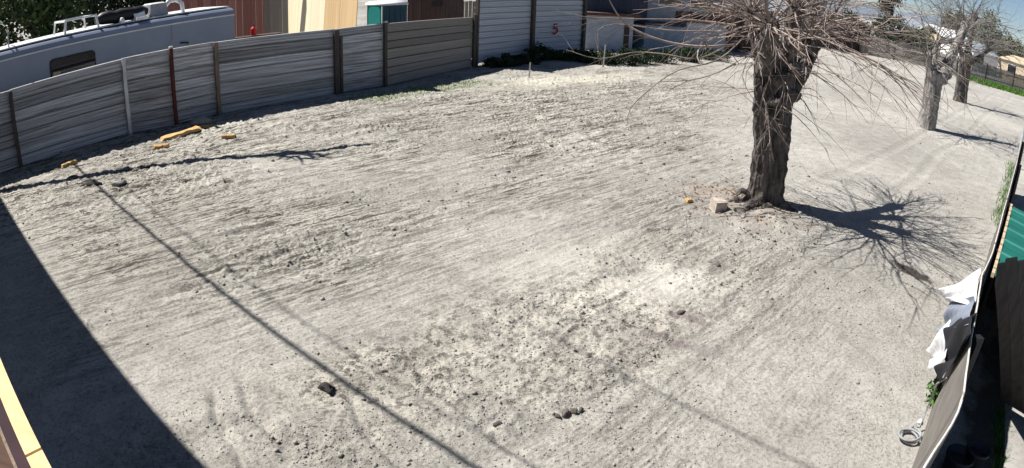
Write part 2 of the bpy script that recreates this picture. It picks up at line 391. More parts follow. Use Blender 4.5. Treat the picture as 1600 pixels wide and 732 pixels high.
    stain_shade(gp(1085, 540), .6, .12, -.6, (.21, .185, .18), .5)
    stain_shade(gp(1120, 415), .45, .14, 1.0, (.15, .125, .12), .6)
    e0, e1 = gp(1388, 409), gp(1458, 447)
    stain_shade((e0 + e1) / 2, (e1 - e0).length * .56, .17, math.atan2(e1.y - e0.y, e1.x - e0.x), (.05, .045, .04), 1.0, .25)  # dark oval patch, firm edged
    for p in ((660, 140), (700, 140), (620, 152), (735, 132)): stain_shade(gp(*p), 1.3, .5, FA, (.15, .20, .07), .5, .9)
    for p in ((850, 130), (930, 125)): stain_shade(gp(*p), 3.2, 1.2, FA, (.55, .52, .44), .7, .9)
    stain_shade(gp(1040, 440), 1.1, .8, .5, (.58, .55, .50), .75, .9)
    stain_shade(gp(890, 400), 1.6, .8, .5, (.52, .49, .44), .5, .9)
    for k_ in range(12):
        q_ = AXV * (2.2 + .6 * k_) + RTV * .75; stain_shade(q_, .55, .42, math.radians(43), (.10, .09, .08), .9, .4)  # fence shadow in the alley painted into the soil colour
    rt = np.clip(1.1 - (x - 1.2 - (y - 5) * .25) * .35, .05, 1)
    tl = np.clip(vnoise(x * .28, y * .28, 1) * .5 + vnoise(x * .9, y * .9, 2) * .4 + .62, .1, 1) * rt
    ckv = crumb(x, y); tl = tl * (1 - .75 * ckv) * np.clip((np.hypot(x, y) - 3.6) / 4, .3, 1)
    tb = me.attributes.new("crumb", 'FLOAT', 'POINT'); tb.data.foreach_set('value', np.ascontiguousarray(ckv * np.clip(.75 + .5 * vnoise(x * .8, y * .8, 37), 0, 1), np.float32))
    ta = me.attributes.new("till", 'FLOAT', 'POINT'); ta.data.foreach_set('value', np.ascontiguousarray(tl, np.float32))
    ca = me.color_attributes.new("stain_shade", 'FLOAT_COLOR', 'POINT'); ca.data.foreach_set('color', S.ravel())
    o = link("ground", me); o['kind'] = 'structure'
    return o
make_ground()
def hz(x, y): return float(height(np.array([x]), np.array([y]))[0])
def on_ground(x, y):
    p = gp(x, y); p.z = hz(p.x, p.y); return p

def make_clods():
    vs, fs = ICO[1]; base = np.array([tuple(v) for v in vs]); fa = np.array(fs)
    N = 20000
    dep = np.radians(NR.uniform(4.5, 48, N * 2)); az = np.radians(NR.uniform(-56, 52, N * 2)); r = CAM_H / np.tan(dep)
    X, Y = r * np.sin(az), r * np.cos(az)
    pm = np.clip(vnoise(X * .28, Y * .28, 1) * .5 + vnoise(X * .8, Y * .8, 2) * .4 + .25, .05, .6) + crumb(X, Y) * np.clip(.35 + vnoise(X * 1.6, Y * 1.6, 36), 0, 1)
    keep = (NR.rand(N * 2) < pm * np.clip((X + 10) / 8, .45, 1)) & (X - Y * .93 < .1) & (np.hypot(X, Y) > 3.0)
    # stay inside the lot
    a0 = LF[0]; dxy = (LF[-1] - LF[0]); nn = np.array([dxy.y, -dxy.x]) / math.hypot(dxy.x, dxy.y)
    keep &= ((X - a0.x) * nn[0] + (Y - a0.y) * nn[1]) > .5
    X, Y = X[keep][:N], Y[keep][:N]; n = len(X)
    Z = height(X, Y)
    s = (NR.gamma(1.1, .0042, n) + .0055) * np.clip(np.hypot(X, Y) / 8, .7, 1.7)
    s = np.minimum(s, .042)
    V = base[None] * (1 + NR.uniform(-.45, .45, (n, 12, 1))) * (s[:, None, None] * NR.uniform(.7, 1.35, (n, 1, 3)))
    V[:, :, 2] *= .75
    V += np.stack([X, Y, Z + s * .25], -1)[:, None, :]
    F = fa[None] + (np.arange(n) * 12)[:, None, None]
    o = link("soil_clods", np_mesh("soil_clods", V.reshape(-1, 3), F.reshape(-1, 3), M_clod)); o['kind'] = 'stuff'
    tag(o, "crumbly dry clods of soil scattered over the tilled lot", "clods")

# ------------------------------------------------------------------ the long left fence
LFB = [(-60, 290), (33, 262), (203, 211), (275, 197), (342, 181), (525, 149), (600, 137), (738, 106)]
LFT = [None, (25, 140), (196, 92), (274, 77), (339, 67), (525, 47), (600, 38), (738, 28)]
LF = [gp(*p) for p in LFB]
LF[0] = LF[1] + (LF[1] - LF[2]).normalized() * 3.2
LFH = []
for b, t in zip(LF, LFT):
    if t is None: LFH.append(2.0); continue
    d = ray(*t); LFH.append(CAM_H + d.z / math.hypot(d.x, d.y) * math.hypot(b.x, b.y))
LFH[0] = LFH[1]
def strip_mesh(name, m, amp, lap, seam, thick=.012):
    """one horizontal sheet, unit long and unit high: a seam set back at the foot, then a gently ribbed face standing proud"""
    mb = MB(); pr = [(.085, -.05), (.085, seam), (-lap, seam + .01)]
    for t in (.22, .36, .5, .64, .78, .9): pr.append((-lap * (1 - t) + amp * (1 if len(pr) % 2 else -1), t))
    pr += [(-.004, .985), (.070, .99)]
    nx = 4; n = len(pr)
    for j in range(nx + 1):
        x = j / nx; w = .007 * math.sin(j * 2.1)
        for (y, z) in pr: mb.v.append((x, y + w, z))
        for (y, z) in reversed(pr): mb.v.append((x, y + thick + w, z))
    k = 2 * n
    for j in range(nx):
        for i in range(k):
            i2 = (i + 1) % k; mb.f.append((j * k + i, j * k + i2, (j + 1) * k + i2, (j + 1) * k + i))
    mb.f.append(tuple(reversed(range(k)))); mb.f.append(tuple(nx * k + i for i in range(k)))
    return mb.mesh(name, m)
def left_fence():
    t = thing("sheet_fence", LF[3], "long weathered grey fence of horizontal sheets along the lot's left side", "fence")
    me = strip_mesh("sheet", M_sheet, .012, .022, .11); mw = strip_mesh("plank", M_plank, .003, .016, .09)
    for i in range(len(LF) - 1):
        a, b = LF[i], LF[i + 1]; ha, hb = LFH[i], LFH[i + 1]
        wood = i == 6; n = 7
        ws = [R.uniform(.8, 1.2) for _ in range(n)]; sw = sum(ws); acc = 0.0
        for k in range(n):
            z0, z1 = acc / sw, (acc + ws[k]) / sw; acc += ws[k]
            A = a + Vector((0, 0, ha * z0 + .02 + R.uniform(-.006, .006))); B = b + Vector((0, 0, hb * z0 + .02 + R.uniform(-.012, .012)))
            d = B - A; L = (b - a).length
            mtx = frame(A, d)
            o = link("plank" if wood else "sheet", mw if wood else me, t, scaled(mtx, d.length, 1, (ha + hb) / 2 * (z1 - z0)))
    # posts on the near face
    specs = [(1, M_post_dark, .10, 0, None), (2, M_post_grey, .10, .03, None), (3, M_post_red, .09, .05, M_post_pale), (4, M_post_tan, .11, .02, None),
             (5, M_post_dark, .16, 0, None), (6, M_post_dark, .10, .05, M_post_pale), (7, M_post_dark, .13, .12, None)]
    dirv = (LF[-1] - LF[1]).normalized(); nrm = Vector((dirv.y, -dirv.x, 0))
    rot = frame((0, 0, 0), dirv).to_3x3().to_4x4()
    for (i, m, w, up, capm) in specs:
        h = LFH[i] + up; p = LF[i] + nrm * .075
        mb = MB(); mb.box(p + Vector((0, 0, h / 2 - .1)), (w, .09, h + .2), rot)
        if i == 5: mb.box(p + dirv * .16 + Vector((0, 0, h / 2 - .2)), (.09, .075, h), rot)
        o = mb.build("post", m, t)
        o['label'] = {1: "dark brown wooden post", 2: "pale galvanised metal post", 3: "dark red post with a white top", 4: "brown timber post", 5: "double dark timber post", 6: "dark post with a pale cap", 7: "tall dark end post"}[i]
        if capm: MB().box(p + Vector((0, 0, h + .022)), (w + .01, .10, .05), rot).build("post_cap", capm, o)
left_fence()

# ------------------------------------------------------------------ tall white fence beyond it
WB = [gp(738, 106), gp(828, 92), gp(908, 82)]
def white_fence():
    t = thing("siding_fence", WB[1], "tall white fence of ribbed metal siding with dark posts and a red painted mark", "fence")
    me = strip_mesh("siding_strip", M_white_metal, .008, .03, .16)
    H = 3.9; n = 16
    d0 = (WB[2] - WB[0]).normalized(); pts = [WB[0] + d0 * .12, WB[1], WB[2]]
    for a, b in zip(pts, pts[1:]):
        for k in range(n):
            A = a + Vector((0, 0, .12 + (H - .12) * k / n)); d = b - a
            link("siding_strip", me, t, scaled(frame(A, d), d.length, 1, (H - .12) / n))
    nrm = Vector((d0.y, -d0.x, 0)); rot = frame((0, 0, 0), d0).to_3x3().to_4x4()
    for p, w in ((pts[1], .2), (pts[2], .2), (pts[0], .10)):
        MB().box(p + nrm * .08 + Vector((0, 0, H / 2 - .05)), (w, .12, H + .2), rot).build("post", M_post_dark, t)
    MB().box(pts[2] + d0 * .06 - nrm * .06 + Vector((0, 0, H / 2)), (.12, .22, H + .1), rot).build("post", M_post_dark, t)
    # red painted figure like a 5 on a small white disc
    c = rp(872, 46, math.hypot(WB[1].x, WB[1].y) + 1.2)
    k = ((pts[2] - pts[1]).normalized()); s = (c - pts[1]).dot(k); c = pts[1] + k * s + nrm * .10 + Vector((0, 0, c.z))
    def stroke(pp, r):
        mb = MB(); mb.tube([c + k * (a * .17) + Vector((0, 0, b * .24)) + nrm * .012 for a, b in pp], r, 5); return mb
    m5 = MB()
    for pp, r in (([(-.7, .85), (0, .92), (.75, .85)], .03), ([(-.55, .8), (-.75, .2)], .02), ([(-.75, .12), (0, .2), (.6, .12), (.95, -.25), (.7, -.7), (0, -.92), (-.75, -.8)], .045)):
        m5.add(*(lambda b: (b.v, b.f))(stroke(pp, r)))
    m5.build("red_figure", M_red, t)
white_fence()

make_clods()

# ------------------------------------------------------------------ pollarded mulberries
def bez(p0, p1, p2, n):
    return [p0 * (1 - t) ** 2 + p1 * 2 * t * (1 - t) + p2 * t * t for t in [i / n for i in range(n + 1)]]
def trunk_object(name, parts, knobs, m, parent, voxel, disp, seed):
    mb = MB()
    for pts, rad in parts: mb.tube(pts, rad, 14)
    for (c, r) in knobs: mb.blob(c, r, seed, 2, .25); seed += 1
    o = mb.build(name, m, parent, True)
    rm = o.modifiers.new("remesh", 'REMESH'); rm.mode = 'VOXEL'; rm.voxel_size = voxel; rm.use_smooth_shade = True
    if disp:
        tx = bpy.data.textures.new(name + "_bark", 'CLOUDS'); tx.noise_scale = .16; tx.noise_depth = 3
        dm = o.modifiers.new("bark", 'DISPLACE'); dm.texture = tx; dm.strength = disp; dm.mid_level = .5; dm.texture_coords = 'LOCAL'
        gr = bpy.data.objects.new("bark_grain", None); COL.objects.link(gr); gr.parent = parent; gr.scale = (1, 1, 5.5); gr.empty_display_size = .1
        t2_ = bpy.data.textures.new(name + "_fissures", 'CLOUDS'); t2_.noise_scale = .055; t2_.noise_depth = 2
        d2 = o.modifiers.new("fissures", 'DISPLACE'); d2.texture = t2_; d2.strength = disp * .9; d2.mid_level = .55; d2.texture_coords = 'OBJECT'; d2.texture_coords_object = gr
    return o
def whip(mb, p, d, L, r0, rr, droop, twigs, n=7, sides=4, bend=.35):
    d = d.normalized(); pts = [p.copy()]; side = Vector((rr.uniform(-1, 1), rr.uniform(-1, 1), rr.uniform(-.5, .5))) * bend
    kink = Vector((0, 0, 0))
    for i in range(n):
        t = (i + 1) / n
        kink = Vector((rr.uniform(-1, 1), rr.uniform(-1, 1), rr.uniform(-1, 1))) * .16
        dd = (d + side * t + Vector((0, 0, -droop * t)) + kink).normalized()
        pts.append(pts[-1] + dd * L / n)
    mb.tube(pts, [r0 * (1 - .78 * i / n) for i in range(n + 1)], sides)
    for _ in range(twigs):
        i = rr.randint(2, n - 1); q0 = pts[i]; dl = (pts[i + 1] - pts[i]).normalized()
        d2 = (dl + Vector((rr.uniform(-1, 1), rr.uniform(-1, 1), rr.uniform(-.8, .8))) * .8).normalized()
        l2 = L * rr.uniform(.15, .42); tp = [q0]
        for k in range(4):
            tp.append(tp[-1] + (d2 + Vector((rr.uniform(-1, 1), rr.uniform(-1, 1), rr.uniform(-1, 1))) * .2 + Vector((0, 0, -droop * .35 * k / 4))).normalized() * l2 / 4)
        mb.tube(tp, [r0 * .5 * (1 - .7 * k / 4) for k in range(5)], 3)
    return pts
def grow(t, heads, n, L, r0, rr, droop=(.1, .9), twigs=(2, 5), zmin=-.35, m=None):
    for i in range(n):
        c, hr, out, wgt = heads[i % len(heads)]
        d = Vector((rr.gauss(0, 1), rr.gauss(0, 1), rr.gauss(.15, .75))).normalized()
        d = (d + out * wgt).normalized()
        if d.z < zmin: d.z = zmin
        mb = MB(); whip(mb, c + d * hr * .8, d, rr.uniform(*L), rr.uniform(*r0), rr, rr.uniform(*droop), rr.randint(*twigs))
        mb.build("branch", m or M_twig, t)

def main_tree():
    rr = random.Random(4); T = TREE1
    t = thing("mulberry_tree", T, "large bare pollarded mulberry with a thick dark split trunk and long whippy branches", "tree")
    def P(dx, dy, z): return T + Vector((dx, dy, z))
    # two stems grown together, so that a dark cleft runs down the middle
    left = ([P(-.17, 0, -.15), P(-.155, 0, .05), P(-.15, 0, .5), P(-.18, .02, 1.1), P(-.23, .03, 1.7), P(-.30, .04, 2.2), P(-.36, .05, 2.6)], [.25, .215, .19, .195, .205, .205, .17])
    right = ([P(.16, .02, -.15), P(.15, .02, .05), P(.14, .02, .5), P(.10, .03, 1.1), P(.04, .05, 1.7), P(-.0, .06, 2.2), P(-.02, .08, 2.6)], [.24, .205, .185, .205, .225, .235, .20])
    back = ([P(0, .22, -.1), P(-.02, .2, .6), P(-.06, .2, 1.4), P(-.14, .2, 2.3)], [.2, .19, .2, .2])
    heads = []
    def limb(p0, p1, p2, r0, r1, kr):
        pts = bez(P(*p0), P(*p1), P(*p2), 5); rad = [r0 + (r1 - r0) * i / 5 for i in range(6)]
        d = (pts[-1] - pts[-2]).normalized(); heads.append((pts[-1], kr, d, .55)); return (pts, rad)
    limbs = [limb((.05, .1, 1.95), (.40, .2, 2.25), (.70, .40, 2.95), .19, .14, .17),
             limb((-.02, .12, 2.3), (.35, .55, 2.6), (.95, 1.10, 3.15), .20, .13, .17),
             limb((-.05, .05, 2.5), (.05, -.1, 2.9), (.0, -.2, 3.45), .19, .14, .18),
             limb((-.30, .05, 2.35), (-.42, -.2, 2.7), (-.54, -.50, 3.15), .21, .15, .19),
             limb((-.34, .05, 2.5), (-.5, .2, 2.9), (-.58, .35, 3.3), .17, .12, .15)]
    knobs = [(h[0], h[1]) for h in heads]
    knobs += [(P(-.40, -.05, 1.75), .13), (P(-.42, -.10, 2.05), .13), (P(-.46, -.12, 2.45), .15), (P(-.15, -.22, 2.3), .16), (P(.12, -.16, 2.5), .15), (P(-.2, -.24, 1.95), .12), (P(.2, -.1, 2.05), .13)]
    roots = [([P(.2, -.1, .12), P(.42, -.2, .04), P(.75, -.3, -.08)], [.13, .09, .05]), ([P(-.2, -.1, .12), P(-.4, -.25, .05), P(-.65, -.5, -.06)], [.13, .09, .05]),
             ([P(-.05, -.15, .1), P(.0, -.35, .03), P(.1, -.6, -.07)], [.13, .08, .05]), ([P(-.25, 0, .15), P(-.45, .05, .05), P(-.7, .1, -.05)], [.13, .1, .06])]
    trunk_object("trunk", [left, right, back] + limbs + roots, knobs, M_bark, t, .017, .07, 3)
    # root burl with a hole beside the foot
    mb = MB(); pts = []
    for k in range(13):
        a = k / 12 * 2 * math.pi; pts.append(P(-.46 + .12 * math.cos(a), -.06 + .03 * math.sin(a), .19 + .11 * math.sin(a)))
    mb.tube(pts, .05, 7); mb.build("root_burl", M_bark, t, True)
    # whippy shoots from every pollard head
    kn = [(c, r, Vector((-.2, -.8, .1)), .6) for c, r in knobs[5:]]
    grow(t, heads, 170, (1.3, 3.0), (.007, .016), rr, droop=(.15, .9), twigs=(3, 6), zmin=-.22)
    grow(t, heads, 26, (1.5, 2.8), (.016, .028), rr, droop=(-.2, .4), twigs=(5, 9), zmin=.0)
    grow(t, kn, 38, (.5, 1.7), (.005, .011), rr, droop=(.3, 1.4), twigs=(1, 4), zmin=-.8)
    # a few sturdy ones that reach out to the left in the photograph
    D = math.hypot(T.x, T.y)
    def special(pxs, r0, dd):
        pts = []
        for i, (x, y) in enumerate(pxs): pts.append(rp(x, y, D - .35 + dd * i / (len(pxs) - 1)))
        sm = []
        for i in range(len(pts) - 1):
            p0, p1, p2, p3 = pts[max(i - 1, 0)], pts[i], pts[i + 1], pts[min(i + 2, len(pts) - 1)]
            for k in range(3):
                s = k / 3; sm.append(.5 * ((2 * p1) + (p2 - p0) * s + (2 * p0 - 5 * p1 + 4 * p2 - p3) * s * s + (3 * p1 - p0 - 3 * p2 + p3) * s ** 3))
        sm.append(pts[-1]); mb = MB(); n = len(sm)
        mb.tube(sm, [r0 * (1 - .7 * i / n) for i in range(n)], 5)
        for k in range(4):
            i = rr.randint(n // 3, n - 2); d = (sm[i + 1] - sm[i]).normalized() + Vector((rr.uniform(-.7, .7), rr.uniform(-.5, .5), rr.uniform(-.7, .5)))
            whip(mb, sm[i], d, rr.uniform(.4, .9), r0 * .35, rr, rr.uniform(.2, 1), 1, n=5, sides=3)
        mb.build("branch", M_twig, t)
    special([(1150, 70), (1090, 73), (1035, 64), (985, 43), (962, 18), (945, -15)], .026, -.3)
    special([(1150, 40), (1085, 32), (1000, 30), (925, 28), (895, 22)], .017, .3)
    special([(1160, 62), (1120, 95), (1060, 110), (1015, 140), (985, 170), (980, 195)], .014, -.9)
    special([(1140, 70), (1090, 92), (1040, 85), (990, 82), (935, 92), (885, 78)], .012, .5)
    special([(1150, 100), (1110, 118), (1075, 126), (1030, 128)], .012, -.5)
    special([(1160, 50), (1050, 48), (960, 38), (930, 55), (942, 82)], .013, -.2)
    special([(1240, 60), (1320, 50), (1390, 52), (1450, 60), (1500, 80)], .014, .2)
    special([(1250, 50), (1330, 28), (1400, 30), (1460, 22)], .014, -.3)
    special([(1250, 70), (1330, 85), (1390, 118), (1435, 145)], .011, -.3)
    special([(1240, 85), (1290, 110), (1345, 135), (1400, 175)], .009, -.5)
    special([(1200, 60), (1205, 110), (1188, 170), (1190, 240)], .010, -.35)
    special([(1190, 70), (1225, 130), (1210, 185), (1235, 235)], .009, -.3)
    special([(1185, 60), (1160, 120), (1195, 180), (1230, 228)], .008, -.3)
main_tree()

def small_tree(base, spec, label, mtrunk, seed, nb, L):
    rr = random.Random(seed)
    t = thing("mulberry_tree", base, label, "tree", "bare trees in the far part of the lot")
    parts, knobs, heads = spec(lambda dx, dy, z: base + Vector((dx, dy, z)))
    trunk_object("trunk", parts, knobs, mtrunk, t, .04, .06, seed)
    grow(t, heads, nb, L, (.010, .024), rr, droop=(-.3, .8), twigs=(3, 6), zmin=-.2, m=M_twig_grey)
    return t
def spec2(P):
    st = [([P(0, 0, -.1), P(0, 0, .1), P(.02, 0, .8), P(.0, 0, 1.6), P(-.05, 0, 2.1)], [.46, .40, .36, .38, .34])]
    st.append((bez(P(.05, 0, 1.7), P(.45, .05, 2.1), P(1.05, .2, 3.2), 5) + [P(1.6, .35, 4.2)], [.27, .26, .25, .24, .22, .21, .16]))
    st.append((bez(P(-.1, 0, 1.8), P(-.1, .1, 2.4), P(.05, .2, 3.2), 4), [.2, .17, .15, .13, .11]))
    st.append((bez(P(-.15, 0, 1.8), P(-.4, -.1, 2.2), P(-.5, -.1, 2.7), 4), [.2, .17, .15, .14, .14]))
    hd = [(P(1.6, .35, 4.2), .2, Vector((.3, 0, .6)), .7), (P(1.05, .2, 3.2), .2, Vector((.6, -.2, .2)), .6), (P(.05, .2, 3.2), .17, Vector((0, 0, .8)), .6), (P(-.5, -.1, 2.7), .19, Vector((-.7, -.2, .3)), .6)]
    return st, [(h[0], h[1]) for h in hd] + [(P(.15, -.2, 2.0), .3), (P(.5, -.1, 2.2), .28), (P(-.25, -.15, 2.0), .26)], hd
def spec3(P):
    st = [([P(-.15, 0, -.1), P(-.15, 0, .6), P(-.2, 0, 1.6), P(-.15, 0, 2.6)], [.36, .3, .27, .24]), ([P(.2, 0, -.1), P(.2, 0, .6), P(.2, 0, 1.6), P(.15, 0, 2.6)], [.34, .28, .27, .24])]
    st.append((bez(P(.15, 0, 2.4), P(.8, 0, 2.5), P(2.0, .2, 3.5), 5), [.22, .2, .18, .17, .16, .14]))
    st.append((bez(P(0, 0, 2.4), P(.1, 0, 3.3), P(.5, .2, 5.2), 5), [.24, .22, .2, .18, .17, .15]))
    st.append((bez(P(-.1, 0, 2.4), P(-.6, .1, 3.0), P(-.9, .2, 4.3), 5), [.2, .18, .16, .15, .14, .13]))
    hd = [(P(2.0, .2, 3.5), .22, Vector((.5, 0, .4)), .7), (P(.5, .2, 5.2), .24, Vector((.1, 0, .7)), .6), (P(-.9, .2, 4.3), .22, Vector((-.5, 0, .6)), .6)]
    return st, [(h[0], h[1]) for h in hd] + [(P(.1, -.1, 2.7), .36), (P(-.3, -.1, 2.4), .26)], hd
T2, T3 = gp(1447, 199), gp(1499, 160)
t2 = small_tree(T2, spec2, "pale grey bare pollard tree with a leaning right limb, nearer of the far trees", M_bark_pale, 21, 120, (1.6, 4.0))
t3 = small_tree(T3, spec3, "brown bare pollard tree with a twin stem, farthest tree standing in the lot", M_bark, 31, 100, (1.8, 4.2))
p = T3 + Vector((-.02, -.34, 1.95))
MB().box(p, (.11, .03, .13)).build("red_tag", M_red, t3)

# ------------------------------------------------------------------ leaf clouds
def leaf_mesh(name, centres, radii, n, size, m, seed, flat=.8):
    rs = np.random.RandomState(seed); C = np.array([tuple(c) for c in centres]); Rd = np.array(radii)
    k = rs.choice(len(C), n, p=Rd ** 2 / (Rd ** 2).sum())
    d = rs.normal(size=(n, 3)); d /= np.linalg.norm(d, axis=1)[:, None]
    rad = Rd[k] * rs.uniform(.35, 1.05, n)
    P = C[k] + d * rad[:, None] * np.array([1, 1, flat])
    a = rs.normal(size=(n, 3)); a /= np.linalg.norm(a, axis=1)[:, None]; b = np.cross(a, rs.normal(size=(n, 3))); b /= np.linalg.norm(b, axis=1)[:, None]
    s = size * rs.uniform(.6, 1.3, n)[:, None]
    V = np.stack([P - a * s, P + b * s * .55, P + a * s, P - b * s * .55], 1).reshape(-1, 3)
    F = np.arange(n * 4).reshape(-1, 4)
    return V, F
def leafy_tree(base, h, cr, label, m, seed, n=5000, size=.13, group="leafy trees beyond the lot", name="leafy_tree", ratio=1.0, trunk_m=None, z0=.3, cat="tree", clumps=26, crad=(.26, .5)):
    rr = random.Random(seed); t = thing(name, base, label, cat, group)
    mb = MB(); top = base + Vector((rr.uniform(-.2, .2), 0, h * .8))
    mb.tube([base - Vector((0, 0, .15)), base + Vector((0, 0, h * .3)), top], [h * .035, h * .026, h * .008], 7)
    cs, rs_ = [], []
    for _ in range(clumps):
        z = rr.uniform(z0, .98); w = math.sin(math.pi * min(1, max(0.08, (z - z0) / (1 - z0) * .86 + .12))) ** .7
        a = rr.uniform(0, 6.28); q0 = cr * w * math.sqrt(rr.uniform(.05, 1)) * .8
        c = base + Vector((math.cos(a) * q0, math.sin(a) * q0 * ratio, h * z)); cs.append(c); rs_.append(cr * rr.uniform(*crad))
        mb.tube([base + Vector((0, 0, h * max(.15, z * .6))), c], [h * .011, h * .003], 4)
    mb.build("trunk", trunk_m or M_bark_dark, t)
    V, F = leaf_mesh("crown", cs, rs_, n, size, m, seed)
    V = V - np.array(tuple(base)); link("crown", np_mesh("crown", V, F, m), t)
    return t
def flat_at(px, r, z=0.0):
    p = rp(px, 120, r); p.z = z; return p

# dark trees behind the caravan
for i, (px, r, h, cr, lab) in enumerate([(-60, 31, 7.5, 3.4, "dark evergreen tree behind the rear end of the caravan, at the photo's left edge"),
                                    (60, 27, 6.5, 2.7, "dark evergreen tree with yellowish tips behind the caravan's roof"),
                                    (150, 33, 7.5, 3.3, "dark dense evergreen tree rising behind the black roll on the caravan"),
                                    (238, 36, 7.0, 2.9, "dark evergreen tree between the caravan and the red board wall")]):
    leafy_tree(flat_at(px, r), h, cr, lab, M_leaf_dark if i != 1 else M_leaf_mid, 50 + i, 7000, .13, "evergreen trees behind the caravan", "evergreen_tree", z0=.12, clumps=34)

# ------------------------------------------------------------------ caravan behind the left fence
def caravan():
    e = Vector((.545, .838, 0)); nn = Vector((.838, -.545, 0))
    P2 = rp(366, 25, 19.9); P2.z = 0
    t = thing("caravan", P2 - e * 5, "long white caravan parked in shade behind the left fence, clutter on its roof", "caravan")
    H, L, Wd = 2.80, 13.0, 2.45
    fr = frame(P2, -e); rot = fr.to_3x3().to_4x4()          # x runs from the front end back, y = away or near
    sgn = 1 if (rot @ Vector((0, 1, 0))).dot(nn) > 0 else -1
    def at(x, y, z): return P2 - e * x + nn * y + Vector((0, 0, z))
    # body: extruded profile with rounded roof edges
    prof = [(-Wd, .55), (0, .55), (0, H - .16), (-.03, H - .06), (-.10, H - .005), (-.5, H + .05), (-Wd + .5, H + .05), (-Wd + .10, H - .005), (-Wd, H - .16)]
    mb = MB(); n = len(prof)
    for x in (0, L):
        for (y, z) in prof: mb.v.append(tuple(at(x, y, z)))
    for i in range(n): j = (i + 1) % n; mb.f.append((i, j, n + j, n + i))
    mb.f.append(tuple(range(n))); mb.f.append(tuple(reversed(range(n, 2 * n))))
    mb.build("body", M_rv_shaded, t)
    roof = MB(); roof.box(at(L / 2, -Wd / 2, H + .065), (L - .1, Wd - .5, .03), rot); roof.build("roof", M_rv_roof, t)
    MB().box(at(L / 2, .012, H - .20), (L, .03, .035), rot).build("gutter", M_rv_roof, t)
    MB().box(at(L / 2, .008, 1.75), (L, .02, .03), rot).build("trim_strip", M_rv_roof, t)
    for x in (2.2, 5.0, 7.7): MB().box(at(x, .005, 1.7), (.02, .018, 1.75), rot).build("seam", M_hose, t)
    # window
    c = rp(122, 104, 17.2); s = -(c - P2).dot(e); zc = c.z
    def rrect(w, h, r, off, th):
        b = MB(); pts = []
        for (cx, cz, a0) in ((w - r, h - r, 0), (-w + r, h - r, 90), (-w + r, -h + r, 180), (w - r, -h + r, 270)):
            for k in range(5):
                a = math.radians(a0 + 22.5 * k); pts.append((cx + r * math.cos(a), cz + r * math.sin(a)))
        N = len(pts)
        for y in (off, off + th):
            for x, z in pts: b.v.append(tuple(at(s + x, y, zc + z)))
        for i in range(N): j = (i + 1) % N; b.f.append((i, j, N + j, N + i))
        b.f.append(tuple(range(N))); b.f.append(tuple(reversed(range(N, 2 * N)))); return b
    w = rrect(.70, .30, .12, .002, .03).build("window", M_black, t)
    rrect(.66, .26, .10, .033, .012).build("pane", M_glass, w)
    MB().box(at(s + .52, .052, zc - .15), (.22, .012, .2), rot).build("curtain", M_board_edge, w)
    for (x, z) in ((9.4, 2.02), (1.7, 1.95)):
        h_ = MB(); h_.tube([at(x, .02, z), at(x, .07, z + .03), at(x + .22, .07, z + .06), at(x + .24, .02, z + .06)], .022, 6); h_.build("grab_handle", M_black, t)
    return at, rot, H
CAV, CROT, CH = caravan()
def on_roof(px, dy=-.35):
    """distance along the caravan roof seen at picture column px"""
    best = min((abs(math.atan2(*(CAV(x / 20, dy, 0).xy)) - math.atan2(*(rp(px, 40, 10).xy))), x / 20) for x in range(0, 261))
    return best[1]
zr = CH + .08
x0, x1 = on_roof(236), on_roof(152)
t = tag(MB().tube([CAV(x0 + (x1 - x0) * k / 8, -.55, zr + .20 + .02 * math.sin(k * 2.2)) for k in range(9)], [.10, .18, .2, .19, .2, .19, .2, .18, .1], 10).build("tarp_roll", M_black, None, True), "black rolled tarp lying along the caravan roof", "tarp")
x = on_roof(126)
t = thing("roof_rack", CAV(x, -.6, zr), "white tubular rack at the rear of the caravan roof, left of the black roll", "rack")
for dx in (-.55, .5):
    MB().tube([CAV(x + dx, -.25, zr - .02), CAV(x + dx * .9, -.3, zr + .34), CAV(x + dx * .9, -1.5, zr + .34), CAV(x + dx, -1.55, zr - .02)], .035, 6).build("hoop", M_white, t)
MB().tube([CAV(x - .5, -.3, zr + .35), CAV(x + .45, -.3, zr + .35)], .03, 6).build("rail", M_white, t)
MB().tube([CAV(x - .5, -1.5, zr + .35), CAV(x + .45, -1.5, zr + .35)], .03, 6).build("rail", M_white, t)
x = on_roof(252)
t = thing("air_conditioner", CAV(x, -.8, zr), "grey boxy air conditioner on the caravan roof beside the black roll", "air conditioner")
MB().box(CAV(x, -.8, zr + .19), (.62, .75, .36), CROT, .85).build("housing", M_hose, t)
MB().box(CAV(x, -.8, zr + .385), (.5, .6, .03), CROT, .8).build("cover", M_white, t)
x = on_roof(277)
mb = MB(); mb.tube([CAV(x - .3, -.5, zr - .02), CAV(x - .27, -.5, zr + .26), CAV(x - .1, -.55, zr + .42), CAV(x + .12, -.6, zr + .40), CAV(x + .3, -.65, zr + .2), CAV(x + .34, -.65, zr - .02)], [.06, .07, .09, .08, .06, .05], 8)
tag(mb.build("vent_cowl", M_white, None, True), "white curved vent cowl on the caravan roof nearest the red wall", "vent")
x = on_roof(219)
t = thing("roof_vent", CAV(x, -.3, zr), "small white open roof vent propped up in front of the black roll", "vent")
MB().box(CAV(x, -.32, zr + .03), (.36, .36, .09), CROT).build("vent_frame", M_white, t)
MB().box(CAV(x, -.35, zr + .16), (.36, .02, .26), CROT @ Matrix.Rotation(.6, 4, 'X')).build("lid", M_white, t)
x = on_roof(190)
tag(MB().lathe(CAV(x, -.28, zr - .01), [(.09, 0), (.09, .08), (.05, .14), (.02, .16)], 10).build("mushroom_vent", M_white), "small white vent cap on the caravan roof below the black roll", "vent")
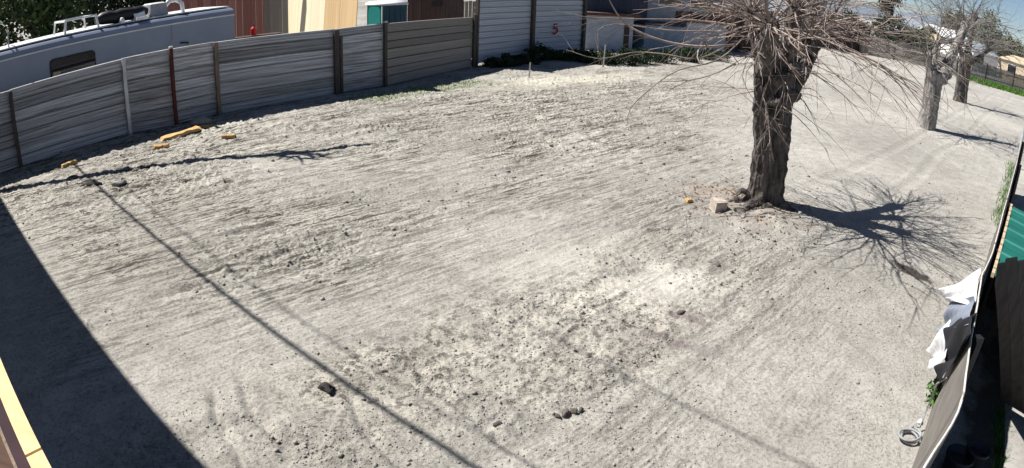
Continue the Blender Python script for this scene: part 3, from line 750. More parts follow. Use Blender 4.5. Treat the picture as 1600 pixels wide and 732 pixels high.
for px, lab in ((12, "thin upright pipe with a pale tip at the rear of the caravan roof"), ):
    x = on_roof(px); t = thing("stack_pipe", CAV(x, -.3, zr), lab, "pipe")
    MB().tube([CAV(x, -.3, zr - .03), CAV(x, -.3, zr + .38)], .022, 6).build("pipe", M_hose, t)
    MB().tube([CAV(x, -.3, zr + .39), CAV(x, -.3, zr + .46)], .035, 6).build("pipe_cap", M_white, t)

# ------------------------------------------------------------------ walls and sheds beyond the left fence
def board_wall(t, a, b, h, w, m, name="board", gap=.012, tilt=0, jitter=.03, th=.025):
    d = (b - a); L = d.length; n = max(1, round(L / w)); e = d.normalized()
    me = MB().box((.5, 0, .5), (1, 1, 1)).mesh(name, m)
    nrm = Vector((e.y, -e.x, 0))
    for k in range(n):
        A = a + e * (L * k / n + gap / 2) + Vector((0, 0, R.uniform(0, .02)))
        up = Vector((0, 0, 1)) - nrm * tilt
        link(name, me, t, scaled(frame(A + nrm * R.uniform(0, .012), e, up), L / n - gap, th, h + R.uniform(-jitter, jitter)))
a, b = flat_at(268, 28.5), flat_at(424, 26.6)
t = thing("red_board_wall", (a + b) / 2, "faded red wall of vertical boards behind the caravan's front end", "wall")
board_wall(t, a, b, 5.0, .30, M_redboard)
a, b = flat_at(416, 24.8), flat_at(453, 24.4)
t = thing("grey_board_wall", (a + b) / 2, "short silvery grey wall of old vertical boards beside the plywood sheets", "wall")
board_wall(t, a, b, 5.0, .26, M_greyboard)
b0 = flat_at(445, 25.5); dpl = Vector((.66, -.75, 0)).normalized()
nplab = ["pale plywood sheet leaning beside the grey board wall", "cream plywood sheet leaning second in the row from the grey boards", "cream plywood sheet leaning third in the row from the grey boards", "tan plywood sheet leaning in the row, next to last before the green toilet", "tan plywood sheet leaning nearest the green toilet"]
for k in range(5):
    A = b0 + dpl * (1.23 * k + .05); nrm = Vector((dpl.y, -dpl.x, 0))
    o = link("plywood_sheet", MB().box((.5, 0, .5), (1, 1, 1)).mesh("plywood_sheet", M_ply if k < 3 else M_plytan), None, scaled(frame(A, dpl, Vector((0, 0, 1)) - nrm * .07), 1.215, .02, 3.9 + R.uniform(-.1, .1)))
    tag(o, nplab[k], "plywood sheet", "plywood sheets leaning behind the fence")
c = rp(396, 46, 22.3)
t = thing("fuel_can", (c.x, c.y, c.z - .2), "small red can on a dark ledge in front of the grey boards", "can")
MB().lathe((c.x, c.y, c.z - .2), [(.10, 0), (.11, .02), (.11, .22), (.07, .27), (.04, .29)], 10).build("can_body", M_redplastic, t)
MB().tube([(c.x - .06, c.y, c.z + .07), (c.x, c.y, c.z + .15), (c.x + .06, c.y, c.z + .07)], .015, 5).build("can_handle", M_black, t)
led = MB().box((c.x, c.y + .05, (c.z - .22) / 2), (1.9, .5, c.z - .22), frame((0, 0, 0), (.8, .6, 0)).to_3x3().to_4x4())
tag(led.build("storage_chest", M_shed_brown), "long dark chest behind the fence carrying the red can", "chest")

def toilet():
    c = flat_at(604, 25.4); f = Vector((-.66, -.75, 0)).normalized(); s = Vector((.75, -.66, 0)).normalized()
    t = thing("portable_toilet", c, "teal portable toilet with a white roof behind the fence", "toilet")
    w = 1.12; rot = frame((0, 0, 0), s).to_3x3().to_4x4()
    for sg in (1, -1):
        MB().box(c + s * sg * w / 2 + Vector((0, 0, 1.02)), (.05, w, 2.04), rot).build("side_wall", M_teal_shaded, t)
        for k in (-.28, 0, .28): MB().box(c + s * sg * (w / 2 + .032) + f * k + Vector((0, 0, 1.02)), (.016, .05, 1.9), rot).build("rib", M_teal_shaded, t)
    MB().box(c - f * w / 2 + Vector((0, 0, 1.02)), (w, .05, 2.04), rot).build("back_wall", M_teal_shaded, t)
    MB().box(c + f * (w / 2 - .02) + Vector((0, 0, 1.02)), (w, .05, 2.04), rot).build("front_frame", M_teal, t)
    mb = MB(); N = 10; W2 = .40
    pts = [(-W2, .1), (W2, .1), (W2, 1.85)] + [(W2 * math.cos(math.pi * k / N), 1.85 + .2 * math.sin(math.pi * k / N)) for k in range(1, N)] + [(-W2, 1.85)]
    n = len(pts)
    for y in (w / 2 + .012, w / 2 + .045):
        for x, z in pts: mb.v.append(tuple(c + s * x + f * y + Vector((0, 0, z))))
    for i in range(n): j = (i + 1) % n; mb.f.append((i, j, n + j, n + i))
    mb.f.append(tuple(reversed(range(n)))); mb.f.append(tuple(range(n, 2 * n)))
    d = mb.build("door", M_teal, t)
    MB().box(c + f * (w / 2 + .06) + s * .3 + Vector((0, 0, 1.0)), (.06, .03, .16), rot).build("handle", M_white, d)
    for sg in (-1, 1): MB().box(c + f * (w / 2 + .03) + s * sg * .50 + Vector((0, 0, 1.02)), (.035, .04, 2.04), rot).build("frame_post", M_white, t)
    mb = MB()
    for k in range(9):
        a = math.pi * k / 8; x = -math.cos(a) * .62; z = 2.05 + .15 * math.sin(a) ** .8
        for y in (-.62, .62): mb.v.append(tuple(c + s * x + f * y + Vector((0, 0, z))))
    for k in range(8): mb.f.append((2 * k, 2 * k + 1, 2 * k + 3, 2 * k + 2))
    mb.f.append(tuple(range(0, 18, 2))); mb.f.append(tuple(reversed(range(1, 18, 2)))); mb.f.append((0, 16, 17, 1))
    mb.build("roof", M_white, t, True); t.scale.z = 1.13
toilet()
a, b = flat_at(636, 30), flat_at(694, 29.2)
t = thing("brown_shed", (a + b) / 2, "dark brown board shed behind the fence, right of the green toilet", "shed")
board_wall(t, a, b, 2.95, .24, M_shed_brown)
e = (b - a).normalized(); nn = Vector((e.y, -e.x, 0)); rot = frame((0, 0, 0), e).to_3x3().to_4x4()
MB().box((a + b) / 2 - nn * 1.2 + Vector((0, 0, 3.03)), ((b - a).length + .3, 2.8, .12), rot).build("roof", M_roofbrown, t)
MB().box((a + b) / 2 - nn * 1.2 + Vector((0, 0, 1.45)), ((b - a).length - .05, 2.2, 2.9), rot).build("wall", M_shed_brown, t)
MB().box(a + (b - a) * .78 + nn * .035 + Vector((0, 0, 2.25)), (.5, .03, .5), rot).build("window", M_glass, t)
MB().box(a + (b - a) * .78 + nn * .05 + Vector((0, 0, 2.50)), (.6, .06, .06), rot).build("window_frame", M_white, t)
a, b = flat_at(684, 36), flat_at(752, 36)
t = thing("picket_fence", (a + b) / 2, "pale bleached picket fence seen in the gap left of the tall white fence", "fence")
board_wall(t, a, b, 1.95, .2, M_greyboard, "picket", .02)

# ------------------------------------------------------------------ yard beyond the white fence
def building(name, px0, px1, r0, r1, h, mw, mr, label, cat, depth=4.0, over=.25, gable=0.0, windows=(), group=None, doors=()):
    a, b = flat_at(px0, r0), flat_at(px1, r1); e = (b - a).normalized(); nn = Vector((e.y, -e.x, 0)); L = (b - a).length
    t = thing(name, (a + b) / 2, label, cat, group); rot = frame((0, 0, 0), e).to_3x3().to_4x4(); m = (a + b) / 2 - nn * depth / 2
    MB().box(m + Vector((0, 0, h / 2)), (L, depth, h), rot).build("wall", mw, t)
    mb = MB(); g = gable or .12
    if gable:
        for x in (-L / 2 - over, L / 2 + over):
            for (y, z) in ((-depth / 2 - over, h - .05), (0, h + g), (depth / 2 + over, h - .05), (depth / 2 + over, h - .15), (0, h + g - .1), (-depth / 2 - over, h - .15)):
                mb.v.append(tuple(m + e * x + nn * y + Vector((0, 0, z))))
        for i in range(6): j = (i + 1) % 6; mb.f.append((i, j, 6 + j, 6 + i))
        mb.f.append(tuple(range(6))); mb.f.append(tuple(reversed(range(6, 12))))
    else: mb.box(m + Vector((0, 0, h + .07)), (L + 2 * over, depth + 2 * over, .14), rot)
    mb.build("roof", mr, t)
    for (u, z, w, hh) in windows:
        p = a + e * (L * u) + nn * .02 + Vector((0, 0, z))
        f = MB().box(p, (w, .05, hh), rot).build("window", M_white, t); MB().box(p + nn * .02, (w - .12, .03, hh - .12), rot).build("pane", M_glass, f)
    for (u, w, hh) in doors: MB().box(a + e * (L * u) + nn * .02 + Vector((0, 0, hh / 2)), (w, .05, hh), rot).build("door", M_shed_brown, t)
    return t
building("navy_barn", 906, 1004, 32.0, 34.6, 5.2, M_navy, M_roofbrown, "tall dark navy barn just right of the white fence", "barn", windows=((.45, 3.0, 1.0, .8),))
building("low_shed", 908, 984, 31.2, 32.8, 1.75, M_white_metal, M_roofbrown, "low white shed with a red brown roof in front of the navy barn", "shed", depth=.8, doors=((.86, .3, 1.3),))
building("blue_container", 1002, 1066, 33.4, 35.2, 1.35, M_bluetarp, M_navy, "low blue container behind the drooping branches left of the big trunk", "container", depth=1.0, over=.03)
building("grey_barn", 1004, 1190, 35.4, 41, 4.7, M_greyhouse, M_navy, "long grey barn with dark openings behind the blue container and the big trunk", "barn", depth=6, gable=1.0, windows=((.16, 2.75, 1.6, .8), (.40, 2.75, 1.6, .8)), doors=((.30, 1.6, 2.2), (.62, 2.6, 2.6), (.85, 2.2, 2.4)))
building("red_roof_shed", 1066, 1128, 36.4, 38.6, 1.75, M_white_metal, M_roofbrown, "small whitish shed with a red brown roof left of the big trunk", "shed", depth=1.0, gable=.35)
building("dark_shelter", 1282, 1352, 62, 64, 2.6, M_shed_brown, M_shed_brown, "low dark shelter at the far end of the lot right of the big trunk", "shelter", depth=4)
building("grey_block_house", 1222, 1280, 58, 60, 4.6, M_greyhouse, M_greyhouse, "grey two storey house seen just right of the big trunk", "house", depth=7, gable=.9, windows=((.3, 3.4, 1.0, 1.3), (.7, 3.4, 1.0, 1.3)))
building("white_roof_house", 1462, 1512, 118, 122, 3.4, M_tanhouse, M_white, "far house with a bright white roof behind the pale pollard tree", "house", depth=9, gable=1.6, group="far houses beyond the picket fence", windows=((.3, 1.9, 2, 1.4), (.75, 1.9, 2, 1.4)))
building("white_house", 1516, 1556, 88, 92, 2.7, M_white, M_greyhouse, "small white house behind the twin stemmed tree", "house", depth=7, gable=1.2, group="far houses beyond the picket fence", windows=((.3, 1.6, 1.4, 1.1),))
building("tan_house", 1560, 1640, 92, 88, 2.8, M_tanhouse, M_tanhouse, "tan house at the photo's right edge beyond the picket fence", "house", depth=8, gable=.8, group="far houses beyond the picket fence", windows=((.25, 1.7, 1.6, 1.2), (.6, 1.7, 1.6, 1.2)))
building("grey_roof_house", 1395, 1455, 128, 132, 3.6, M_greyhouse, M_greyhouse, "far grey house behind the green bushes right of centre", "house", depth=9, gable=1.8, group="far houses beyond the picket fence", windows=((.3, 2.0, 2, 1.4), (.7, 2.0, 2, 1.4)))
# bushes along the foot of the white fence and yard
nrmw = (WB[2] - WB[0]).normalized(); nw = Vector((nrmw.y, -nrmw.x, 0))
shr = [(772, 106, .30, .6), (792, 104, .38, .7), (816, 101, .34, .75), (842, 97, .66, .8), (866, 96, .36, .8), (890, 95, .40, .85), (915, 98, .50, .9), (940, 101, .55, 1.0), (968, 101, .58, 1.0), (1000, 100, .55, 1.1), (1035, 98, .5, 1.1), (1075, 96, .55, 1.1), (1115, 94, .5, 1.1)]
names = ["low dark weed clump at the left end of the white fence's foot", "dark weed clump between the left end and the middle post of the white fence", "low dark weeds just left of the white fence's middle post", "pointed dark bush beside the white fence's middle post", "low dark weeds under the red painted mark", "dark weeds right of the red painted mark",
         "dark bush at the white fence's right end post", "dark bush behind the taller wooden stake", "broad dark bush before the low white shed's right end", "dark bush left of the blue container", "low dark bush in front of the blue container", "low dark bush before the small red roofed shed", "low dark bush just left of the big trunk"]
for i, (px, py, h, w) in enumerate(shr):
    leafy_tree(gp(px, py), h, w, names[i], M_leaf_dark, 80 + i, 1700, .05, "dark bushes along the back of the lot", "bush", .8, z0=.05, cat="bush", clumps=22, crad=(.15, .34))

# far bushes and trees on the right
for i, (px, r, h, cr, m, lab, kw) in enumerate([
    (1382, 75, 7.5, 2.6, M_leaf_dark, "tall dark conifer right of the big trunk against the sky", dict(z0=.08)),
    (1425, 78, 3.4, 3.0, M_leaf_mid, "green rounded tree behind the far picket fence left of the pale pollard", dict(z0=.1)),
    (1318, 78, 3.2, 3.0, M_leaf_dark, "dark round bush beyond the dark shelter", dict(z0=.1)),
    (1540, 105, 8.5, 4.0, M_leaf_grey, "tall thin grey green tree beyond the twin stemmed tree", dict(z0=.25)),
    (1575, 115, 6.0, 3.6, M_leaf_grey, "wide grey green tree left of the tan house", dict(z0=.2)),
    (1620, 120, 6.0, 4.0, M_leaf_grey, "grey green tree at the photo's right edge behind the tan house", dict(z0=.2)),
    (1490, 140, 9.0, 4.5, M_leaf_grey, "far grey green tree behind the white roofed house", dict(z0=.2)),
    (1010, 48, 8.0, 2.8, M_leaf_dark, "dark leafy tree behind the navy barn and the blue container", dict(z0=.1)),
    (1100, 62, 7.0, 3.5, M_leaf_dark, "dark leafy tree behind the grey barn left of the big trunk", dict(z0=.1))]):
    leafy_tree(flat_at(px, r), h, cr, lab, m, 120 + i, 4500, .12 * r / 60, **kw)

# far picket fence: a line of pickets beyond the grass
def far_fence():
    a, b = rp(1345, 70, 63), rp(1660, 150, 74); a.z = b.z = 0
    t = thing("picket_fence", (a + b) / 2, "long grey picket fence along the far right end of the lot", "fence")
    e = (b - a).normalized(); L = (b - a).length; nn = Vector((e.y, -e.x, 0)); n = 210
    me = MB().box((0, 0, .5), (1, 1, 1)).mesh("picket", M_greyboard)
    for k in range(n):
        link("picket", me, t, scaled(frame(a + e * (L * k / n) + Vector((0, 0, .05)), e), L / n * .74, .025, 1.75 + R.uniform(-.05, .05)))
    for z in (.5, 1.4): MB().box((a + b) / 2 - nn * .05 + Vector((0, 0, z)), (L, .05, .1), frame((0, 0, 0), e).to_3x3().to_4x4()).build("rail", M_greyboard, t)
    for k in range(8):
        MB().box(a + e * (L * k / 7) + nn * .06 + Vector((0, 0, .95)), (.14, .1, 1.95), frame((0, 0, 0), e).to_3x3().to_4x4()).build("post", M_post_dark, t)
    return a, b
FA_, FB_ = far_fence()

# grass: strips at the far fence, weeds by the left fence and right fence
def grass(name, label, pts, n, h, m, spread, seed, w=.012):
    rs = np.random.RandomState(seed); P0 = np.array([tuple(p)[:2] for p in pts]); k = rs.randint(0, len(P0) - 1, n); t_ = rs.rand(n)
    c = P0[k] * (1 - t_[:, None]) + P0[k + 1] * t_[:, None] + rs.normal(size=(n, 2)) * spread
    z = height(c[:, 0], c[:, 1]) - .01; hh = h * rs.uniform(.4, 1.2, n); a = rs.uniform(0, 6.28, n); le = rs.normal(size=(n, 2)) * .35
    dx, dy = np.cos(a) * w, np.sin(a) * w
    V = np.stack([np.stack([c[:, 0] - dx, c[:, 1] - dy, z], 1), np.stack([c[:, 0] + dx, c[:, 1] + dy, z], 1), np.stack([c[:, 0] + le[:, 0] * hh, c[:, 1] + le[:, 1] * hh, z + hh], 1)], 1).reshape(-1, 3)
    o = link(name, np_mesh(name, V, np.arange(n * 3).reshape(-1, 3), m)); tag(o, label, "grass", kind='stuff')
nf = (FB_ - FA_).normalized(); nf = Vector((nf.y, -nf.x, 0))
grass("grass", "bright green grass strip in front of the far picket fence", [FA_ + (FB_ - FA_) * .45 + nf * 2.2, FB_ + nf * 3.0], 16000, .4, M_leaf_weed, .95, 1, .05)
grass("grass", "faint green weeds along the far end of the left fence", [gp(560, 160), gp(640, 145), gp(735, 128)], 1500, .06, M_leaf_weed, .35, 2)
grass("grass", "green weeds sprouting along the right hand fence", [gp(1560, 360), gp(1572, 300), gp(1582, 255)], 500, .22, M_leaf_weed, .10, 3)
grass("grass", "bright weeds in the dark alley beside the concrete slab", [gp(1560, 735), gp(1563, 690), gp(1566, 650)], 420, .16, M_leaf_weed, .06, 4, .008)

# hills on the horizon
mb = MB(); nh = 90
for k in range(nh + 1):
    a = math.radians(-75 + 150 * k / nh); r = 900
    hgt = 14 + 7 * math.sin(k * .31) + 4 * math.sin(k * .83 + 1) + 10 * max(0, math.sin((k - 60) * .12))
    mb.v += [(r * math.sin(a), r * math.cos(a), -2), ((r + 90) * math.sin(a), (r + 90) * math.cos(a), hgt), ((r + 300) * math.sin(a), (r + 300) * math.cos(a), -2)]
for k in range(nh):
    i = 3 * k; mb.f += [(i, i + 3, i + 4, i + 1), (i + 1, i + 4, i + 5, i + 2)]
o = mb.build("hills", mat("far_hills", (.16, .20, .25), (.12, .16, .2), scale=.02), None, True); o['kind'] = 'structure'

# ------------------------------------------------------------------ right-hand fence of grey hardboard
RFH = 1.5
def right_fence():
    bpx = [(1425, 732), (1459, 627), (1500, 520), (1540, 420), (1565, 340), (1590, 260)]
    tpx = [(1441, 732), (1486, 665), (1502, 620), (1518, 520), (1530, 440), (1550, 395), (1566, 335), (1588, 255)]
    bl = [(gp(*p).dot(AXV), gp(*p).dot(RTV)) for p in bpx]; tl = [(gp(*p, RFH).dot(AXV), gp(*p, RFH).dot(RTV)) for p in tpx]
    def lat(L, s):
        return float(np.interp(s, [a for a, _ in L], [b for _, b in L]))
    t = thing("hardboard_fence", AXV * 5, "low grey hardboard fence with chipped pale top edges along the lot's right side", "fence")
    s0 = 1.2; edges = [1.2, 2.45, 3.7, 4.95, 6.2, 7.45, 8.7, 10.0, 12, 14, 16, 18]
    for i in range(len(edges) - 1):
        n = 8; mb = MB(); tops = []
        for k in range(n + 1):
            s = edges[i] + (edges[i + 1] - edges[i] - .002) * k / n
            lb, lt = lat(bl, s), lat(tl, s)
            lb = min(max(lb, -.25), .25); lt = min(max(lt, -.2), .3)
            hh = RFH + .025 * math.sin(s * 2.3) + (.03 if i % 2 else 0) + R.uniform(-.012, .012)
            B = AXV * s + RTV * lb + Vector((0, 0, -.02)); Tp = AXV * s + RTV * lt + Vector((0, 0, hh))
            mid = (B + Tp) / 2 + RTV * (.04 * math.sin(s * 1.7 + i))
            tops.append(Tp)
            for q0 in (B, mid, Tp): mb.v += [tuple(q0), tuple(q0 + RTV * .016)]
        for k in range(n):
            o = 6 * k; p = o + 6
            for r_ in (0, 2):
                mb.f += [(o + r_, p + r_, p + r_ + 2, o + r_ + 2), (o + r_ + 1, o + r_ + 3, p + r_ + 3, p + r_ + 1)]
        mb.f += [(0, 2, 4, 5, 3, 1), tuple(6 * n + q_ for q_ in (1, 3, 5, 4, 2, 0))]
        pn = mb.build("panel", M_hardboard, t)
        ed = MB()
        ed.tube([q_ + RTV * .008 + Vector((0, 0, .002)) for q_ in tops], .010, 5); ed.build("top_edge", M_hard_edge, pn)
    for s in (2.45, 4.95, 7.45, 10, 14, 18):
        p = AXV * s + RTV * (lat(tl, s) + .09)
        MB().box(p + Vector((0, 0, .7)), (.07, .07, 1.5)).build("post", M_black, t)
right_fence()
# a pale metal post where the fence meets the far lot edge
p = gp(1588, 262)
t = thing("metal_post", p, "pale metal post standing at the far end of the right hand fence", "post")
MB().tube([p, p + Vector((0, 0, 1.6))], .055, 8).build("pole", M_post_grey, t); MB().lathe(p + Vector((0, 0, 1.6)), [(.07, 0), (.07, .03), (.03, .07)], 8).build("post_cap", M_post_grey, t)

# green roofed lean-to and the dark board panel in front of it
ZG = 1.55
GA, GB = gp(1554, 430, ZG), gp(1582, 322, ZG)
def lean_to():
    t = thing("lean_to_shed", (GA.x, GA.y, 0), "small shed with a green corrugated metal roof beside the right hand fence", "shed")
    e = (GB - GA).normalized(); s = Vector((e.y, -e.x, 0)); L = (GB - GA).length; Wd = 2.2
    n = 6
    for k in range(n):
        mb = MB(); a0, a1 = L * k / n, L * (k + 1) / n - .01
        prof = []
        for j in range(7):
            u = j / 6; prof.append((a0 + (a1 - a0) * u, .0 if j not in (1, 2) else .035))
        for y in (0, Wd):
            for (x, z) in prof: mb.v.append(tuple(GA + e * x + s * y + Vector((0, 0, z - y * .10))))
            for (x, z) in reversed(prof): mb.v.append(tuple(GA + e * x + s * y + Vector((0, 0, z - y * .10 - .012))))
        N = 14
        for i in range(N): j = (i + 1) % N; mb.f.append((i, N + i, N + j, j))
        mb.f.append(tuple(range(N))); mb.f.append(tuple(reversed(range(N, 2 * N))))
        mb.build("roof_panel", M_green, t)
        MB().tube([GA + e * (a0 + .08 * L / n * 3) + Vector((0, 0, .036)), GA + e * (a0 + .08 * L / n * 3) + s * Wd + Vector((0, 0, .036 - Wd * .1))], .022, 5).build("roof_rib", M_green_light, t)
    rot = frame((0, 0, 0), e).to_3x3().to_4x4()
    # fascia of short tan blocks along the eave
    for k in range(22):
        MB().box(GA + e * (L * (k + .5) / 22) - s * .02 + Vector((0, 0, -.01)), (L / 22 - .012, .035, .05 + .02 * (k % 2)), rot).build("edge_block", M_board_edge, t)
    for (q_, w_) in ((L * .5, .25), (L - .1, .12), (.06, Wd - .1), (L - .1, Wd - .1)):
        P_ = GA + e * q_ + s * w_; hh = ZG - w_ * .1 - .02
        MB().box((P_.x, P_.y, hh / 2 - .05), (.09, .09, hh + .1), rot).build("post", M_darkwood, t)
    MB().box(GA + e * (L / 2) + s * (Wd - .03) + Vector((0, 0, -ZG / 2 - .13)), (L - .1, .03, ZG - .28), rot).build("wall", M_darkwood, t)
    MB().box(GA + e * (L - .05) + s * (Wd / 2) + Vector((0, 0, -ZG / 2 - .15)), (.03, Wd - .1, ZG - .3), rot).build("wall", M_darkwood, t)
lean_to()
def board_panel():
    bl, br = gp(1563, 625, .15), gp(1612, 655, .15); tl, tr = gp(1550, 410, 1.95), gp(1606, 402, 1.95)
    t = thing("board_panel", bl, "dark brown board panel with a rounded top leaning beside the alley at the right edge", "panel")
    n = 3
    for k in range(n):
        u0, u1 = k / n + .006, (k + 1) / n - .006
        rows = 8; mb = MB(); nn = (br - bl).cross(tl - bl).normalized()
        for j in range(rows + 1):
            v = j / rows; uu0, uu1 = u0, u1
            if k == 0: uu0 = u0 + (.12 * max(0, (v - .86) / .14) ** 2)
            vv = v - (.02 * (1 if k != 1 else 0) * (v > .99))
            for u in (uu0, uu1):
                P_ = (bl * (1 - u) + br * u) * (1 - vv) + (tl * (1 - u) + tr * u) * vv
                mb.v += [tuple(P_), tuple(P_ - nn * .025)]
        for j in range(rows):
            o = 4 * j; p = o + 4
            mb.f += [(o, o + 2, p + 2, p), (o + 1, p + 1, p + 3, o + 3), (o, p, p + 1, o + 1), (o + 2, o + 3, p + 3, p + 2)]
        mb.f += [(0, 1, 3, 2), tuple(4 * rows + q_ for q_ in (0, 2, 3, 1))]
        mb.build("board", M_panel, t)
board_panel()
# concrete slab in the alley
c0 = [gp(1566, 640), gp(1620, 660), gp(1640, 760), gp(1562, 760)]
mb = MB()
for z in (-.05, .085):
    for p in c0: mb.v.append((p.x, p.y, z))
mb.f = [(3, 2, 1, 0), (4, 5, 6, 7), (0, 1, 5, 4), (1, 2, 6, 5), (2, 3, 7, 6), (3, 0, 4, 7)]
o = mb.build("concrete_slab", M_concrete); o['kind'] = 'structure'

# black pots in the alley
for i, (px, py, r, lab) in enumerate([(1512, 735, .13, "black plant pot standing in the shaded alley behind the right hand fence"), (1485, 742, .15, "wider black pot tucked against the right hand fence at the bottom edge")]):
    p = on_ground(px, py); t = thing("plant_pot", p, lab, "pot", "black pots in the alley")
    MB().lathe(p, [(r * .75, 0), (r, .24), (r * 1.08, .25), (r * 1.08, .28), (r * .95, .28), (r * .9, .2), (.01, .19)], 16).build("pot_wall", M_pot, t, True)
    MB().lathe(p + Vector((0, 0, .2)), [(r * .88, 0), (r * .6, .015), (.01, .02)], 12).build("soil", M_darksoil, t)

# ------------------------------------------------------------------ sheets draped over the right-hand fence
def drape(name, m, label, corners, nu, nv, sag, seed, depth=.0):
    """cloth between four corner points (a, b along the top; c, d along the foot), with folds"""
    rr = random.Random(seed); a, b, c, d = [Vector(p) for p in corners]; mb = MB()
    nn = (b - a).cross(d - a).normalized(); ph = [rr.uniform(0, 6.28) for _ in range(4)]
    for th in (0, .006):
        for j in range(nv + 1):
            for i in range(nu + 1):
                u, v = i / nu, j / nv
                p = (a * (1 - u) + b * u) * (1 - v) + (d * (1 - u) + c * u) * v
                f = sag * (math.sin(u * 9 + ph[0] + v * 2) * .5 + math.sin(u * 17 + ph[1] - v * 3) * .25 + math.sin(v * 6 + ph[2] + u * 3) * .35) * (.35 + v)
                edge = sag * .5 * math.sin(u * 7 + ph[3]) * v
                mb.v.append(tuple(p + nn * (f + th) + Vector((0, 0, edge * .5))))
    k = (nu + 1) * (nv + 1)
    for j in range(nv):
        for i in range(nu):
            o = j * (nu + 1) + i
            mb.f += [(o, o + 1, o + nu + 2, o + nu + 1), (k + o, k + o + nu + 1, k + o + nu + 2, k + o + 1)]
    rim = [i for i in range(nu + 1)] + [(j + 1) * (nu + 1) + nu for j in range(nv)] + [nv * (nu + 1) + i for i in range(nu - 1, -1, -1)] + [j * (nu + 1) for j in range(nv - 1, 0, -1)]
    for q0, q1 in zip(rim, rim[1:] + rim[:1]): mb.f.append((q0, k + q0, k + q1, q1))
    o = mb.build(name, m, None, True); sb = o.modifiers.new("soft", 'SUBSURF'); sb.levels = 1; sb.render_levels = 2
    return tag(o, label, "cloth", "cloths hung over the right hand fence")
drape("white_cloth", M_cloth_w, "white cloth hanging over the fence above the grey cloth, its corner pulled to a point", [gp(1533, 418, 1.6), gp(1521, 478, 1.52), gp(1478, 472, .75), gp(1470, 455, .7)], 14, 10, .05, 1)
drape("grey_cloth", M_cloth_g, "grey blue cloth spread on the fence between the two white cloths", [gp(1522, 462, 1.56), gp(1512, 508, 1.54), gp(1462, 520, .6), gp(1484, 470, .78)], 14, 10, .05, 2)
drape("white_cloth", M_cloth_w, "white cloth hanging low on the fence to the left of the black cloth", [gp(1487, 492, 1.0), gp(1478, 560, 1.0), gp(1458, 582, .4), gp(1449, 540, .35)], 14, 10, .06, 3)
drape("black_cloth", M_cloth_b, "black cloth bundled over the fence top, darkest of the cloths", [gp(1524, 484, 1.58), gp(1513, 530, 1.58), gp(1470, 606, .75), gp(1477, 515, 1.06)], 14, 12, .09, 4)
# hose hanging from the cloths and coiled on the soil
mb = MB(); c = on_ground(1419, 686); pts = []
for k in range(70):
    a = k / 70 * 2 * math.pi * 3.2; r_ = .10 + .015 * math.sin(a * 1.7) + .008 * k / 20; pts.append(c + Vector((r_ * math.cos(a), r_ * math.sin(a) * .85, .02 + .0007 * k)))
e = [gp(1437, 668, .05), gp(1452, 632, .25), gp(1464, 600, .6), gp(1480, 590, .95)]
mb.tube(pts + e, .011, 6)
tag(mb.build("hose", M_hose, None, True), "thin grey hose coiled on the soil by the right hand fence", "hose")
p = on_ground(1437, 661); tag(MB().blob(p + Vector((0, 0, .02)), (.035, .03, .025), 2, 2).build("pebble", M_white, None, True), "single white pebble beside the coiled hose", "pebble")
t = thing("weed_plant", gp(1462, 615), "small green weed growing at the fence foot under the black cloth", "weed")
V, F = leaf_mesh("leaves", [gp(1464, 606, .25), gp(1460, 622, .12)], [.11, .10], 240, .03, M_leaf_weed, 9)
V = V - np.array(tuple(ORG[t.name])); link("leaves", np_mesh("leaves", V, F, M_leaf_weed), t)
MB().tube([gp(1462, 615), gp(1464, 604, .3)], .006, 5).build("stem", M_leaf_mid, t)

# ------------------------------------------------------------------ things lying on the soil
def lump(name, label, cat, px, py, size, ang, m, group=None, seed=0, amp=.22, sub=2):
    p = on_ground(px, py); mb = MB(); mb.blob((0, 0, 0), size, seed, sub, amp); r_ = Matrix.Rotation(ang, 4, 'Z')
    mb.v = [tuple(r_ @ Vector(v) + p + Vector((0, 0, size[2] * .6))) for v in mb.v]
    return tag(mb.build(name, m, None, True), label, cat, group)
def slab(name, label, cat, px, py, size, ang, m, group=None, tilt=(0, 0)):
    p = on_ground(px, py); rot = Matrix.Rotation(ang, 4, 'Z') @ Matrix.Rotation(tilt[0], 4, 'X') @ Matrix.Rotation(tilt[1], 4, 'Y')
    n = 6; mb = MB(); rr = random.Random(px)
    for z in (-1, 1):
        for j in range(3):
            for i in range(n + 1):
                ins = .86 if z > 0 else 1
                x = (i / n - .5) * size[0] * ins * (1 + .1 * rr.uniform(-1, 1)); y = (j / 2 - .5) * size[1] * ins * (1 + .25 * rr.uniform(-1, 1) + .15 * math.sin(i * 1.3)); zz = z * size[2] / 2 * (1 + .3 * rr.uniform(-1, 1))
                mb.v.append(tuple(rot @ Vector((x, y, zz)) + p + Vector((0, 0, size[2] * .55 + abs(math.sin(tilt[1])) * size[0] * .4))))
    k = 3 * (n + 1)
    for j in range(2):
        for i in range(n):
            o = j * (n + 1) + i; mb.f += [(o, o + n + 1, o + n + 2, o + 1), (k + o, k + o + 1, k + o + n + 2, k + o + n + 1)]
    rim = list(range(n + 1)) + [n + 1 + n, 2 * (n + 1) + n] + list(range(2 * (n + 1) + n - 1, 2 * (n + 1) - 1, -1)) + [n + 1]
    for q0, q1 in zip(rim, rim[1:] + rim[:1]): mb.f.append((q0, q1, k + q1, k + q0))
    return tag(mb.build(name, m), label, cat, group)
fg = "yellow scraps by the left fence"
slab("yellow_board", "longest orange yellow scrap, a broken board lying by the red brown post", "scrap", 283, 215, (1.15, .24, .07), math.radians(50), M_foam, fg, (.05, -.05))
slab("yellow_board", "flat yellow scrap lying at the fence shadow, right of the longest one", "scrap", 326, 200, (.55, .15, .05), math.radians(15), M_foam, fg)
slab("yellow_board", "small orange scrap lying alone, rightmost of the yellow scraps", "scrap", 357, 218, (.34, .14, .07), math.radians(20), M_foam, fg)
